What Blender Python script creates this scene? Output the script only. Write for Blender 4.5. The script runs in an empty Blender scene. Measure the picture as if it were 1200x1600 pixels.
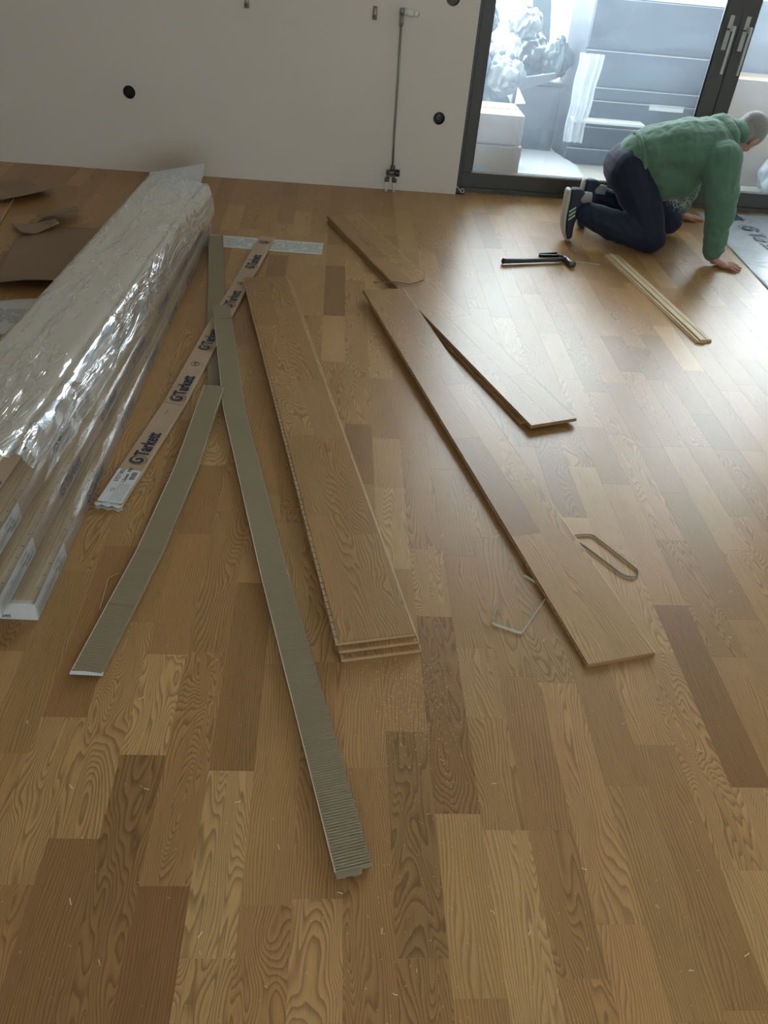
import bpy, bmesh, math, random
from mathutils import Vector, Matrix, noise
from math import sin, cos, pi, radians
import numpy as np
random.seed(7)
SC = bpy.context.scene
COL = SC.collection
K = 1.19                      # metres per survey unit: places below were surveyed in units of 1.19 m
def P(x, y, z=0.0): return Vector((x*K, y*K, z*K))

# ---------------------------------------------------------------- camera
CAM_H = 1.27*K
yaw, pit, rol = 0.10036, 0.66530, 0.10225
f_ = Vector((sin(yaw)*cos(pit), cos(yaw)*cos(pit), -sin(pit)))
r0 = f_.cross(Vector((0, 0, 1))).normalized(); u0 = r0.cross(f_)
r_ = cos(rol)*r0 + sin(rol)*u0; u_ = -sin(rol)*r0 + cos(rol)*u0
cd = bpy.data.cameras.new('camera'); cam = bpy.data.objects.new('camera', cd); COL.objects.link(cam)
R3 = Matrix((r_, u_, -f_)).transposed()
cam.matrix_world = Matrix.Translation((0, 0, CAM_H)) @ R3.to_4x4()
cd.sensor_fit = 'VERTICAL'; cd.sensor_height = 36; cd.lens = 1240/1600*36; cd.clip_start = .05; cd.clip_end = 200
SC.camera = cam
def to_px(p):
    d = Vector(p)-Vector((0, 0, CAM_H)); z = d.dot(f_)
    if z < .05: return None
    return 600+1240*d.dot(r_)/z, 800-1240*d.dot(u_)/z, z

# ---------------------------------------------------------------- world, light, exposure
w = bpy.data.worlds.new('sky'); SC.world = w; w.use_nodes = True
bg = w.node_tree.nodes['Background']; bg.inputs['Color'].default_value = (.87, .94, 1, 1); bg.inputs['Strength'].default_value = 14.5
def portal(name, loc, rot, sx, sy):
    l = bpy.data.lights.new(name, 'AREA'); l.shape = 'RECTANGLE'; l.size = sx; l.size_y = sy; l.cycles.is_portal = True
    o = bpy.data.objects.new(name, l); COL.objects.link(o); o.location = loc; o.rotation_euler = rot
portal('door_portal', P(1.98, 4.60, 1.13), (radians(-90), 0, 0), 2.65*K, 2.22*K)
portal('added_window_portal', P(.35, -2.05, 1.185), (radians(90), 0, 0), 1.6*K, .87*K)  # samples sky light through the opening added in the rear wall
vs = SC.view_settings; vs.view_transform = 'Standard'; vs.look = 'None'; vs.gamma = 1; vs.use_curve_mapping = False; vs.exposure = 0.17
SC.cycles.transparent_max_bounces = 24; SC.cycles.max_bounces = 12; SC.cycles.diffuse_bounces = 7; SC.cycles.sample_clamp_indirect = 6

# ---------------------------------------------------------------- helpers
def tag(o, label=None, cat=None, group=None, kind=None):
    if label: o['label'] = label
    if cat: o['category'] = cat
    if group: o['group'] = group
    if kind: o['kind'] = kind
    return o
def link(o, parent=None):
    COL.objects.link(o)
    if parent is not None: o.parent = parent
    return o
def empty(name, loc=(0, 0, 0), rz=0.0, **k):
    o = bpy.data.objects.new(name, None); o.empty_display_size = .05; link(o); o.location = loc; o.rotation_euler = (0, 0, rz)
    return tag(o, **k)
def mobj(name, verts, faces, mat, parent=None, smooth=False, **k):
    me = bpy.data.meshes.new(name); me.from_pydata([tuple(v) for v in verts], [], faces); me.validate(); me.update()
    if mat: me.materials.append(mat)
    if smooth:
        for p in me.polygons: p.use_smooth = True
    return tag(link(bpy.data.objects.new(name, me), parent), **k)
def bmobj(name, bm, mat, parent=None, smooth=False, **k):
    bmesh.ops.recalc_face_normals(bm, faces=bm.faces[:])
    me = bpy.data.meshes.new(name); bm.to_mesh(me); bm.free()
    if mat: me.materials.append(mat)
    if smooth:
        for p in me.polygons: p.use_smooth = True
    return tag(link(bpy.data.objects.new(name, me), parent), **k)
def add_box(bm, x0, x1, y0, y1, z0, z1, bev=0.0, mtx=None):
    r = bmesh.ops.create_cube(bm, size=1)
    vs_ = r['verts']
    for v in vs_: v.co = Vector(((x0+x1)/2+v.co.x*(x1-x0), (y0+y1)/2+v.co.y*(y1-y0), (z0+z1)/2+v.co.z*(z1-z0)))
    if bev:
        es = list({e for v in vs_ for e in v.link_edges})
        g = bmesh.ops.bevel(bm, geom=es, offset=bev, segments=1, affect='EDGES')
        vs_ = g['verts']
    if mtx is not None:
        for v in set(vs_): v.co = mtx @ v.co
def add_tube(bm, pts, r, seg=10, cap=True, flat=None):
    """round tube along points; r is a number or a list"""
    pts = [Vector(p) for p in pts]; n = len(pts); rr = r if isinstance(r, (list, tuple)) else [r]*n
    rings = []; ref = None
    for i, p in enumerate(pts):
        t = (pts[min(i+1, n-1)]-pts[max(i-1, 0)]).normalized()
        if ref is None: ref = Vector((0, 0, 1)) if abs(t.z) < .9 else Vector((0, 1, 0))
        a = t.cross(ref).normalized(); b = a.cross(t).normalized(); ref = b
        s = flat or (1, 1)
        rings.append([bm.verts.new(p+a*cos(2*pi*k/seg)*rr[i]*s[0]+b*sin(2*pi*k/seg)*rr[i]*s[1]) for k in range(seg)])
    for i in range(n-1):
        for k in range(seg):
            bm.faces.new((rings[i][k], rings[i][(k+1) % seg], rings[i+1][(k+1) % seg], rings[i+1][k]))
    if cap: bm.faces.new(rings[0][::-1]); bm.faces.new(rings[-1])
def box_obj(name, dims, mat, parent=None, bev=.0, **k):
    bm = bmesh.new(); add_box(bm, *dims, bev=bev); return bmobj(name, bm, mat, parent, **k)
def prism(name, poly, z0, z1, mat, parent=None, **k):
    n = len(poly); v = [(x, y, z0) for x, y in poly]+[(x, y, z1) for x, y in poly]
    f = [tuple(range(n))[::-1], tuple(range(n, 2*n))]+[(i, (i+1) % n, n+(i+1) % n, n+i) for i in range(n)]
    return mobj(name, v, f, mat, parent, **k)

# ---------------------------------------------------------------- materials
class NT:
    def __init__(s, name):
        s.m = bpy.data.materials.new(name); s.m.use_nodes = True; s.t = s.m.node_tree; s.t.nodes.clear()
        s.out = s.t.nodes.new('ShaderNodeOutputMaterial')
    def n(s, ty, ins=None, **a):
        nd = s.t.nodes.new('ShaderNode'+ty)
        for k, v in a.items(): setattr(nd, k, v)
        for k, v in (ins or {}).items():
            if isinstance(v, bpy.types.NodeSocket): s.t.links.new(v, nd.inputs[k])
            else: nd.inputs[k].default_value = v
        return nd
    def math(s, op, a, b=0.0, c=None):
        i = {0: a, 1: b}
        if c is not None: i[2] = c
        return s.n('Math', i, operation=op).outputs[0]
    def mix(s, f, a, b, mode='MIX'):
        nd = s.n('Mix', {0: f, 6: a, 7: b}, data_type='RGBA', blend_type=mode); return nd.outputs[2]
    def ramp(s, f, pts):
        nd = s.n('ValToRGB', {0: f}); el = nd.color_ramp.elements
        while len(el) < len(pts): el.new(.5)
        for e, (p, c) in zip(el, pts): e.position = p; e.color = (*c, 1) if len(c) == 3 else c
        return nd.outputs[0]
    def noise(s, vec, scale, detail=3, rough=.5, dist=0.0):
        return s.n('TexNoise', {'Vector': vec, 'Scale': scale, 'Detail': detail, 'Roughness': rough, 'Distortion': dist}).outputs[0]
    def vec(s, x, y, z): return s.n('CombineXYZ', {0: x, 1: y, 2: z}).outputs[0]
    def bump(s, h, strength=.2, dist=.01): return s.n('Bump', {'Strength': strength, 'Distance': dist, 'Height': h}).outputs[0]
    def pbr(s, **k):
        p = s.n('BsdfPrincipled', {a.replace('_', ' '): b for a, b in k.items()}); s.t.links.new(p.outputs[0], s.out.inputs[0]); return s.m
    def obj(s): return s.n('TexCoord').outputs['Object']
def C4(c): return (*c, 1)
def plain(name, col, rough=.5, metal=0.0, var=.12, scale=30, bump=.0, **k):
    s = NT(name); o = s.obj(); nz = s.noise(o, scale, 4)
    c = s.mix(nz, C4([x*(1-var) for x in col]), C4([min(1, x*(1+var)) for x in col]))
    d = dict(Base_Color=c, Roughness=rough, Metallic=metal, **k)
    if bump: d['Normal'] = s.bump(s.noise(o, scale*4, 3), bump, .004)
    return s.pbr(**d)

def oak():
    s = NT('oak'); uv = s.n('UVMap', uv_map='UVMap').outputs[0]; sp = s.n('SeparateXYZ', {0: uv})
    u, v = sp.outputs[0], sp.outputs[1]
    at = lambda n: s.n('Attribute', attribute_name=n, attribute_type='GEOMETRY').outputs['Fac']
    tone, seed, fig = at('tone'), at('seed'), at('fig')
    sd = s.math('MULTIPLY', seed, 37.0)
    n1 = s.noise(s.vec(s.math('MULTIPLY', u, 9.0), s.math('MULTIPLY', v, 1.7), sd), 1.0, 2.0, .45, .5)
    n2 = s.noise(s.vec(s.math('MULTIPLY', u, 60.0), s.math('MULTIPLY', v, 9.0), sd), 1.0, 2, .5)
    ph = s.math('MULTIPLY_ADD', n1, s.math('MULTIPLY_ADD', fig, 46.0, 9.0), s.math('MULTIPLY', u, s.math('MULTIPLY_ADD', fig, -115.0, 175.0)))
    ph = s.math('MULTIPLY_ADD', n2, .6, ph)
    fr = s.math('FRACT', ph)
    ring = s.math('MULTIPLY', s.math('POWER', fr, 2.6), s.math('SUBTRACT', 1.0, s.math('POWER', fr, 14.0)))
    fib = s.noise(s.vec(s.math('MULTIPLY', u, 1100.0), s.math('MULTIPLY', v, 22.0), sd), 1.0, 2, .6)
    pore = s.noise(s.vec(s.math('MULTIPLY', u, 420.0), s.math('MULTIPLY', v, 14.0), sd), 1.0, 1, .5)
    cloud = s.noise(s.vec(s.math('MULTIPLY', u, 12.0), s.math('MULTIPLY', v, 3.0), s.math('ADD', sd, 5.0)), 1.0, 2, .5)
    base = s.ramp(tone, [(0, OAK[0]), (.5, OAK[1]), (1, OAK[2])])
    hue = s.mix(s.math('FRACT', s.math('MULTIPLY', seed, 7.31)), C4((1.03, .985, .97)), C4((.985, 1.01, 1.0)))
    base = s.mix(1.0, base, hue, 'MULTIPLY')
    g = s.math('MULTIPLY_ADD', ring, s.math('MULTIPLY_ADD', fig, -.24, -.58), 1.17)
    g = s.math('MULTIPLY', g, s.math('MULTIPLY_ADD', fib, .34, .83))
    pd = s.math('SUBTRACT', 1.0, s.math('MULTIPLY', s.math('GREATER_THAN', pore, .63), .16))
    g = s.math('MULTIPLY', s.math('MULTIPLY', g, pd), s.math('MULTIPLY_ADD', cloud, .3, .85))
    gc = s.n('Gamma', {0: s.vec(g, g, g), 1: 1.0}).outputs[0]
    warm = s.mix(s.math('MULTIPLY', ring, .55), C4((1, 1, 1)), C4((1.0, .86, .72)), 'MIX')
    col = s.mix(1.0, s.mix(1.0, base, gc, 'MULTIPLY'), warm, 'MULTIPLY')
    h = s.math('SUBTRACT', s.math('MULTIPLY', fib, .5), s.math('MULTIPLY', ring, .6))
    rg = s.math('MULTIPLY_ADD', fib, .10, .29)
    return s.pbr(Base_Color=col, Roughness=rg, Specular_IOR_Level=.40, Normal=s.bump(h, .10, .0006))
OAK = [(.218, .113, .040), (.362, .207, .080), (.510, .322, .142)]
M_OAK = oak()
def softwood():
    s = NT('softwood'); o = s.obj(); sp = s.n('SeparateXYZ', {0: o})
    n = s.noise(s.vec(s.math('MULTIPLY', sp.outputs[0], 160.0), s.math('MULTIPLY', sp.outputs[1], 5.0), s.math('MULTIPLY', sp.outputs[2], 160.0)), 1.0, 3)
    return s.pbr(Base_Color=s.ramp(n, [(.3, (.50, .36, .20)), (.7, (.72, .57, .37))]), Roughness=.6)
M_SOFT = softwood(); M_CORE = plain('cross_cut_core', (.46, .32, .19), .7, scale=150)
M_EDGE = plain('board_edge', (.33, .19, .09), .6, scale=80)
def wall_mat(name, c):
    s = NT(name); o = s.obj(); n = s.noise(o, 1.3, 4); n2 = s.noise(o, 90, 3)
    return s.pbr(Base_Color=s.mix(n, C4([x*.95 for x in c]), C4([x*1.03 for x in c])), Roughness=.85, Normal=s.bump(n2, .12, .003))
M_WALL = wall_mat('wall_paint', (.77, .735, .67)); M_CEIL = wall_mat('ceiling_paint', (.80, .80, .78))
M_SUB = plain('subfloor', (.10, .07, .05), .9)
def card_mat(name, c, shine=.55):
    s = NT(name); o = s.obj(); n = s.noise(o, 6, 4); n2 = s.noise(o, 300, 2)
    col = s.mix(n, C4([x*.88 for x in c]), C4([x*1.1 for x in c]))
    return s.pbr(Base_Color=s.mix(s.math('MULTIPLY', n2, .25), col, C4([x*.7 for x in c])), Roughness=shine, Normal=s.bump(n2, .15, .001))
M_CARD = card_mat('brown_cardboard', (.30, .20, .125)); M_KRAFT = card_mat('kraft_liner', (.46, .33, .215), .42)
M_GREYCARD = card_mat('grey_cardboard', (.265, .210, .128), .42); M_EDGECARD = plain('cardboard_edge', (.60, .50, .36), .8)
M_INK = plain('dark_blue_ink', (.012, .018, .05), .45, var=.05); M_INKV = plain('violet_ink', (.09, .09, .16), .4, var=.05)
M_PRINTG = plain('grey_ink', (.16, .16, .17), .5)
M_LABEL = plain('white_label_paper', (.66, .67, .66), .4, var=.05)
def print_mat():
    s = NT('printed_sheet'); o = s.obj(); sp = s.n('SeparateXYZ', {0: o})
    n = s.noise(s.vec(s.math('MULTIPLY', sp.outputs[0], 260.0), s.math('MULTIPLY', sp.outputs[1], 140.0), 0.0), 1.0, 2, .7)
    row = s.math('GREATER_THAN', s.math('FRACT', s.math('MULTIPLY', sp.outputs[1], 85.0)), .38)
    m = s.math('MULTIPLY', s.math('GREATER_THAN', n, .50), row)
    blk = s.noise(o, 22, 1)
    m = s.math('MULTIPLY', m, s.math('GREATER_THAN', blk, .40))
    m = s.math('MULTIPLY', m, s.math('LESS_THAN', s.math('ABSOLUTE', sp.outputs[1]), .066))
    return s.pbr(Base_Color=s.mix(m, C4((.68, .70, .68)), C4((.16, .17, .17))), Roughness=.5)
M_PRINT = print_mat()
def film_mat(name, alpha, col=(.85, .87, .84), rough=.12, bscale=1.0, bst=.5, stretch=(30, 3.2, 30), refl=1.5):
    s = NT(name); o = s.obj(); mp = s.n('Mapping', {0: o, 3: stretch}).outputs[0]
    n = s.noise(mp, bscale, 5, .6, 1.2)
    rid = s.math('ABSOLUTE', s.math('SUBTRACT', n, .5)); rid = s.math('SUBTRACT', 1.0, s.math('MULTIPLY', rid, 4.0))
    al = s.math('MULTIPLY_ADD', s.math('POWER', s.math('MAXIMUM', rid, 0.0), 8.0), .10, alpha)
    nm = s.bump(s.math('ADD', s.math('MULTIPLY', rid, .35), n), bst, .02)
    fr = s.math('MINIMUM', s.math('MULTIPLY', s.n('Fresnel', {'IOR': 1.5, 'Normal': nm}).outputs[0], refl), 1.0)
    a = s.n('MixShader', {0: fr, 1: s.n('BsdfTransparent').outputs[0], 2: s.n('BsdfGlossy', {0: (1, 1, 1, 1), 'Roughness': rough, 'Normal': nm}).outputs[0]}).outputs[0]
    d = s.n('MixShader', {0: .35, 1: s.n('BsdfDiffuse', {0: C4(col), 'Normal': nm}).outputs[0], 2: s.n('BsdfTranslucent', {0: C4(col), 'Normal': nm}).outputs[0]}).outputs[0]
    s.t.links.new(s.n('MixShader', {0: al, 1: a, 2: d}).outputs[0], s.out.inputs[0]); return s.m
M_FILM = film_mat('clear_wrap', .05, rough=.12, bst=.45, stretch=(22, 2.4, 22), refl=.7); M_FILM2 = film_mat('milky_wrap', .22, (.86, .85, .78), .12, 1.0, .65, (11, 1.6, 11))
M_FOIL = film_mat('milky_foil', .62, (.80, .86, .90), .22, 1.2, .25, (5, 9, 5))
M_STRAP = plain('green_white_strap', (.62, .64, .50), .3, Alpha=.62)
M_STRAPD = plain('smoky_strap', (.30, .26, .19), .3, Alpha=.75)
M_FRAME = plain('anthracite_frame', (.082, .083, .083), .42, var=.06, scale=60); M_GASK = plain('black_gasket', (.012, .012, .013), .6)
M_ALU = plain('brushed_aluminium', (.55, .56, .53), .35, .25, scale=80); M_STEEL = plain('dark_steel', (.16, .155, .15), .35, .8)
M_ALUBEAD = plain('aluminium_bead', (.50, .50, .50), .4, .3)
def glass_mat():
    s = NT('dusty_glass'); o = s.obj()
    n = s.noise(o, 1.6, 5, .6, .6); st = s.noise(s.n('Mapping', {0: o, 3: (1.5, 1, 9)}).outputs[0], 1.0, 4, .6, 1.0)
    dust = s.math('MULTIPLY_ADD', s.math('MULTIPLY', n, st), .16, .04)
    tr = s.n('BsdfTransparent', {0: (.92, .95, .95, 1)}).outputs[0]; gl = s.n('BsdfGlossy', {0: (1, 1, 1, 1), 'Roughness': .02}).outputs[0]
    fr = s.n('Fresnel', {'IOR': 1.45}).outputs[0]
    a = s.n('MixShader', {0: fr, 1: tr, 2: gl}).outputs[0]
    d = s.n('MixShader', {0: .55, 1: s.n('BsdfDiffuse', {0: (.78, .88, 1, 1)}).outputs[0], 2: s.n('BsdfTranslucent', {0: (.70, .84, 1, 1)}).outputs[0]}).outputs[0]
    b = s.n('MixShader', {0: dust, 1: a, 2: d}).outputs[0]
    s.t.links.new(b, s.out.inputs[0]); return s.m
M_GLASS = glass_mat()
M_BLACK = plain('black_plastic', (.008, .008, .008), .4); M_WPLAS = plain('white_plastic', (.78, .77, .72), .35)
M_STONE = plain('outdoor_tile', (.36, .34, .30), .7, scale=12); M_CONC = wall_mat('outdoor_render', (.78, .78, .76))

# ---------------------------------------------------------------- setting
XL, XR, YB, YW, ZC = -2.35*K, 3.45*K, -2.0*K, 4.40*K, 2.33*K
T = .28
YD = 4.46*K                       # inner plane of the sliding door
XD0, XD1 = .65*K, 3.30*K; ZD = 2.25*K
fl = empty('floor', kind='structure')
box_obj('subfloor', (XL-T, XR+T, YB-T, YD+.10, -.30, -.0125), M_SUB, fl)
box_obj('ceiling', (XL-T, XR+T, YB-T, YD+.25, ZC, ZC+.25), M_CEIL, kind='structure')
box_obj('wall_left', (XL-T, XL, YB-T, YW+T, -.02, ZC), M_WALL, kind='structure')
box_obj('wall_right', (XR, XR+T, YB-T, YW+T, -.02, ZC), M_WALL, kind='structure')
# rear wall with a window opening added unseen behind the camera to let in fill light
wx0, wx1, wz0, wz1 = -.45*K, 1.15*K, .75*K, 1.62*K
bm = bmesh.new(); y0, y1 = YB-T, YB
for d in ((XL, wx0, y0, y1, -.02, ZC), (wx1, XR, y0, y1, -.02, ZC), (wx0, wx1, y0, y1, -.02, wz0), (wx0, wx1, y0, y1, wz1, ZC)): add_box(bm, *d)
bmobj('wall_back', bm, M_WALL, kind='structure')
win = empty('added_window_1', kind='structure')  # made-up window, there only to bring fill light into the room
bm = bmesh.new()
for d in ((wx0, wx0+.06, YB-.16, YB-.09, wz0, wz1), (wx1-.06, wx1, YB-.16, YB-.09, wz0, wz1), (wx0+.06, wx1-.06, YB-.16, YB-.09, wz0, wz0+.06), (wx0+.06, wx1-.06, YB-.16, YB-.09, wz1-.06, wz1), ((wx0+wx1)/2-.04, (wx0+wx1)/2+.04, YB-.16, YB-.09, wz0+.06, wz1-.06)): add_box(bm, *d)
bmobj('added_window_frame', bm, M_FRAME, win)
box_obj('pane', (wx0+.05, wx1-.05, YB-.13, YB-.124, wz0+.05, wz1-.05), M_GLASS, win)
# front wall with round socket holes, cut with a boolean
bm = bmesh.new()
wpts = [(XL, -.02), (XD0, -.02), (XD0, ZD), (XD1, ZD), (XD1, -.02), (XR, -.02), (XR, ZC), (XL, ZC)]
fa = [bm.verts.new((x, YW, z)) for x, z in wpts]; fb = [bm.verts.new((x, YW+T, z)) for x, z in wpts]
bm.faces.new(fa); bm.faces.new(fb[::-1])
for i in range(8): bm.faces.new((fa[i], fb[i], fb[(i+1) % 8], fa[(i+1) % 8]))
wf = bmobj('wall_front', bm, M_WALL, kind='structure')
SOCK = [(-1.027, .373, .030), (.518, .366, .030), (.521, .885, .034)]
bm = bmesh.new()
for x, z, r in SOCK:
    add_tube(bm, [(x*K, YW-.05, z*K), (x*K, YW+.055, z*K)], r*K, 40)
for x, z in ((-.443, .800), (.156, .798)): add_box(bm, x*K-.012, x*K+.016, YW-.03, YW+.03, z*K-.035, z*K+.032)
cut = bmobj('cutter', bm, None)
mo = wf.modifiers.new('holes', 'BOOLEAN'); mo.object = cut; mo.solver = 'EXACT'
dg = bpy.context.evaluated_depsgraph_get(); me = bpy.data.meshes.new_from_object(wf.evaluated_get(dg)); wf.modifiers.clear(); wf.data = me
bpy.data.objects.remove(cut)
# door
dr = empty('door_1', loc=(0, 0, 0), kind='structure')
fz = .012*K
def bx(name, x0, x1, z0, z1, ya, yb, m, par, bev=.002): return box_obj(name, (x0, x1, ya, yb, z0, z1), m, par, bev=bev)
bx('threshold', XD0, XD1, -.012, .022*K, YD, YD+.10, M_FRAME, dr)
bx('frame_post', XD0, .675*K, .022*K, ZD, YD, YD+.11, M_FRAME, dr); bx('frame_post', XD1-.03, XD1, .022*K, ZD, YD, YD+.11, M_FRAME, dr)
bx('frame_head', .675*K, XD1-.03, ZD-.03, ZD, YD, YD+.11, M_FRAME, dr)
def sash(x0, x1, xs0, xs1, yo, hx, flip):
    s = bx('sash_rail', x0, x1, .024*K, .098*K, YD+yo, YD+yo+.05, M_FRAME, dr)
    bx('sash_rail', x0, x1, ZD-.11, ZD-.032, YD+yo, YD+yo+.05, M_FRAME, dr)
    bx('sash_stile', x0, xs0, .098*K, ZD-.11, YD+yo, YD+yo+.05, M_FRAME, dr)
    bx('sash_stile', xs1, x1, .098*K, ZD-.11, YD+yo, YD+yo+.05, M_FRAME, dr)
    bm = bmesh.new(); g = .006; ya, yb = YD+yo+.012, YD+yo+.02
    add_box(bm, xs0, xs1, ya, yb, .098*K, .098*K+g); add_box(bm, xs0, xs1, ya, yb, ZD-.11-g, ZD-.11)
    add_box(bm, xs0, xs0+g, ya, yb, .098*K+g, ZD-.11-g); add_box(bm, xs1-g, xs1, ya, yb, .098*K+g, ZD-.11-g)
    bmobj('gasket', bm, M_GASK, dr)
    bx('glazing_bead', xs0, xs1, .0995*K, .1075*K, YD+yo-.004, YD+yo+.011, M_ALUBEAD, dr, 0)
    box_obj('pane', (xs0+.002, xs1-.002, YD+yo+.021, YD+yo+.027, .10*K, ZD-.112), M_GLASS, dr)
    if hx:
        h = empty('door_handle'); h.parent = dr
        bm = bmesh.new(); add_box(bm, hx*K-.014, hx*K+.014, YD+yo-.006, YD+yo, .858*K, .915*K, .003); bmobj('escutcheon', bm, M_ALU, h)
        bm = bmesh.new(); add_box(bm, hx*K-.014, hx*K+.014, YD+yo-.006, YD+yo, .765*K, .852*K, .003); bmobj('backplate', bm, M_ALU, h)
        bm = bmesh.new()
        add_box(bm, hx*K+.010-.006, hx*K+.012+.006, YD+yo-.058, YD+yo-.046, .665*K, .875*K, .003)
        add_box(bm, hx*K+.002, hx*K+.020, YD+yo-.050, YD+yo-.006, .850*K, .872*K, .002); bmobj('grip', bm, M_ALU, h)
sash(.676*K, 1.948*K, .733*K, 1.866*K, .008, 1.902, 1)
sash(1.952*K, XD1-.032, 2.028*K, XD1-.11, .008, 1.985, 0)
# a kick strip of plaster at the corner and rough paint at the foot of the wall
box_obj('trim_1', (XD0-.004, XD0+.002, YW-.003, YD, -.0, ZD), M_CONC, kind='structure')
# ---- oak staves of the floor
JOINTS = [(-0.62, 1.11), (-0.3, 1.11), (-0.22, 1.12), (-0.47, 0.95), (-0.3, 0.87), (-0.15, 0.84), (-0.23, 0.63), (0.02, 0.61), (-0.06, 0.6), (-0.08, 1.09), (-0.52, 0.87), (-0.14, 1.33), (0.05, 1.1), (0.09, 0.85), (-0.35, 1.2), (0.26, 0.76), (0.34, 0.73), (0.42, 0.73), (0.5, 0.57), (0.42, 0.49), (0.58, 0.82), (0.66, 0.91), (0.76, 1.15), (0.82, 0.82), (0.75, 0.66), (0.18, 0.52), (0.5, 1.06), (0.26, 1.24), (0.18, 1.72), (0.26, 1.47), (0.34, 1.45), (0.65, 2.01), (0.1, 2.03), (0.74, 1.86), (0.8, 1.78), (0.67, 1.62), (0.82, 1.3), (0.99, 1.26), (0.88, 1.54), (0.98, 1.75), (1.09, 1.51), (0.96, 1.98), (1.06, 1.99), (1.16, 2.0), (0.86, 2.74), (0.66, 3.31), (1.15, 2.98), (1.41, 3.12), (1.57, 3.58), (-0.07, 3.27), (0.02, 3.27), (0.02, 2.78), (-0.06, 2.77), (0.02, 3.52), (0.16, 2.68), (0.02, 3.97), (0.27, 3.69), (0.34, 3.91), (-0.15, 3.94), (-0.55, 3.81), (-0.47, 1.44), (-0.46, 1.91), (-0.55, 1.35), (-0.22, 1.59)]
TONES = [(-0.29, 0.79, 0.12), (-0.3, 0.98, 0.85), (-0.21, 0.57, 0.03), (-0.18, 0.61, 0.72), (-0.14, 0.72, 0.78), (-0.09, 0.78, 0.5), (-0.05, 0.78, 0.5), (-0.37, 0.67, 0.2), (-0.41, 0.61, 0.15), (-0.3, 0.52, 0.15), (-0.2, 0.99, 0.45), (-0.12, 0.99, 0.4), (0.01, 0.54, 0.7), (-0.06, 0.52, 0.45), (0.08, 0.57, 0.35), (-0.13, 0.52, 0.6), (0.17, 0.67, 0.2), (0.24, 0.56, 0.62), (0.16, 0.47, 0.3), (0.32, 0.62, 0.8), (0.4, 0.62, 0.4), (0.32, 0.92, 0.5), (0.24, 0.85, 0.35), (0.38, 1.03, 0.4), (0.39, 0.88, 0.62), (0.44, 0.86, 0.12), (0.5, 0.86, 0.68), (0.49, 0.52, 0.65), (0.55, 0.7, 0.28), (0.4, 0.45, 0.5), (0.72, 1.01, 0.75), (0.75, 0.93, 0.2), (0.59, 0.67, 0.5), (0.85, 1.01, 0.2), (0.78, 0.73, 0.6), (0.8, 1.17, 0.15), (0.7, 0.56, 0.55), (0.65, 0.62, 0.4), (0.26, 1.0, 0.3), (0.19, 1.03, 0.45), (0.14, 0.92, 0.5), (0.27, 1.33, 0.6), (0.25, 1.13, 0.15), (0.33, 1.08, 0.6), (0.4, 1.0, 0.35), (0.19, 1.91, 0.7), (0.17, 1.48, 0.8), (0.27, 1.92, 0.55), (0.24, 1.56, 0.5), (0.31, 1.62, 0.4), (0.1, 2.19, 0.5), (0.1, 1.84, 0.2), (0.15, 2.46, 0.75), (0.01, 3.04, 0.1), (-0.07, 3.03, 0.6), (-0.09, 1.4, 0.6), (-0.13, 1.23, 0.2), (-0.22, 1.23, 0.45), (-0.17, 1.46, 0.5), (-0.46, 1.34, 0.12), (-0.44, 1.62, 0.75), (-0.43, 1.74, 0.55), (-0.35, 1.34, 0.4), (-0.5, 1.22, 0.65), (-0.52, 1.01, 0.4), (-0.48, 1.01, 0.25), (0.7, 1.73, 0.3), (0.73, 1.65, 0.75), (0.67, 1.51, 0.85), (0.76, 1.57, 0.7), (0.79, 1.21, 0.1), (0.78, 1.4, 0.7), (1.01, 1.36, 0.3), (0.91, 1.17, 0.35), (1.45, 3.33, 0.8), (1.35, 3.32, 0.3), (1.09, 2.78, 0.4), (1.08, 3.14, 0.25), (1.07, 2.89, 0.55), (0.82, 2.54, 0.7), (-0.13, 1.52, 0.6), (-0.23, 1.46, 0.4), (-0.24, 1.69, 0.5)]
SW = .0808; SX0 = .3825        # stave pitch and the place of one seam
def stave_geo(x0, x1, y0, y1, z0, z1, ch=.0003):
    v = [(x0, y0, z0), (x1, y0, z0), (x1, y1, z0), (x0, y1, z0), (x0, y0, z1-ch), (x1, y0, z1-ch), (x1, y1, z1-ch), (x0, y1, z1-ch),
         (x0+ch, y0+ch, z1), (x1-ch, y0+ch, z1), (x1-ch, y1-ch, z1), (x0+ch, y1-ch, z1)]
    f = [(8, 9, 10, 11)]+[(a, b, b+4, a+4) for a, b in ((4, 5), (5, 6), (6, 7))]+[(7, 4, 8, 11)]+[(a, b, b+4, a+4) for a, b in ((0, 1), (1, 2), (2, 3))]+[(3, 0, 4, 7)]
    return v, f
def wood_mesh(name, items, mat=None):
    """items: (x0,x1,y0,y1,z0,z1,tone,seed,fig) -> one mesh with grain coordinates and per-face tone"""
    V, Fc, tn, sd, fg, uvs = [], [], [], [], [], []
    for (x0, x1, y0, y1, z0, z1, tone, seed, fig) in items:
        v, f = stave_geo(x0, x1, y0, y1, z0, z1); b = len(V); V += v
        for q in f:
            Fc.append(tuple(i+b for i in q)); tn.append(tone); sd.append(seed); fg.append(fig)
            for i in q: uvs += [v[i][0]-x0+(v[i][2]-z1)*.5+seed*3.1, v[i][1]-y0+seed*17.3]
    me = bpy.data.meshes.new(name); me.from_pydata(V, [], Fc); me.update()
    uvl = me.uv_layers.new(name='UVMap'); uvl.data.foreach_set('uv', uvs)
    for nm, dat in (('tone', tn), ('seed', sd), ('fig', fg)):
        a = me.attributes.new(nm, 'FLOAT', 'FACE'); a.data.foreach_set('value', dat)
    me.materials.append(mat or M_OAK); return me
rs = random.Random(21); cols = {}
for (x, y) in JOINTS: cols.setdefault(math.floor((x-SX0)/SW+1e-6), []).append(y)
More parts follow.
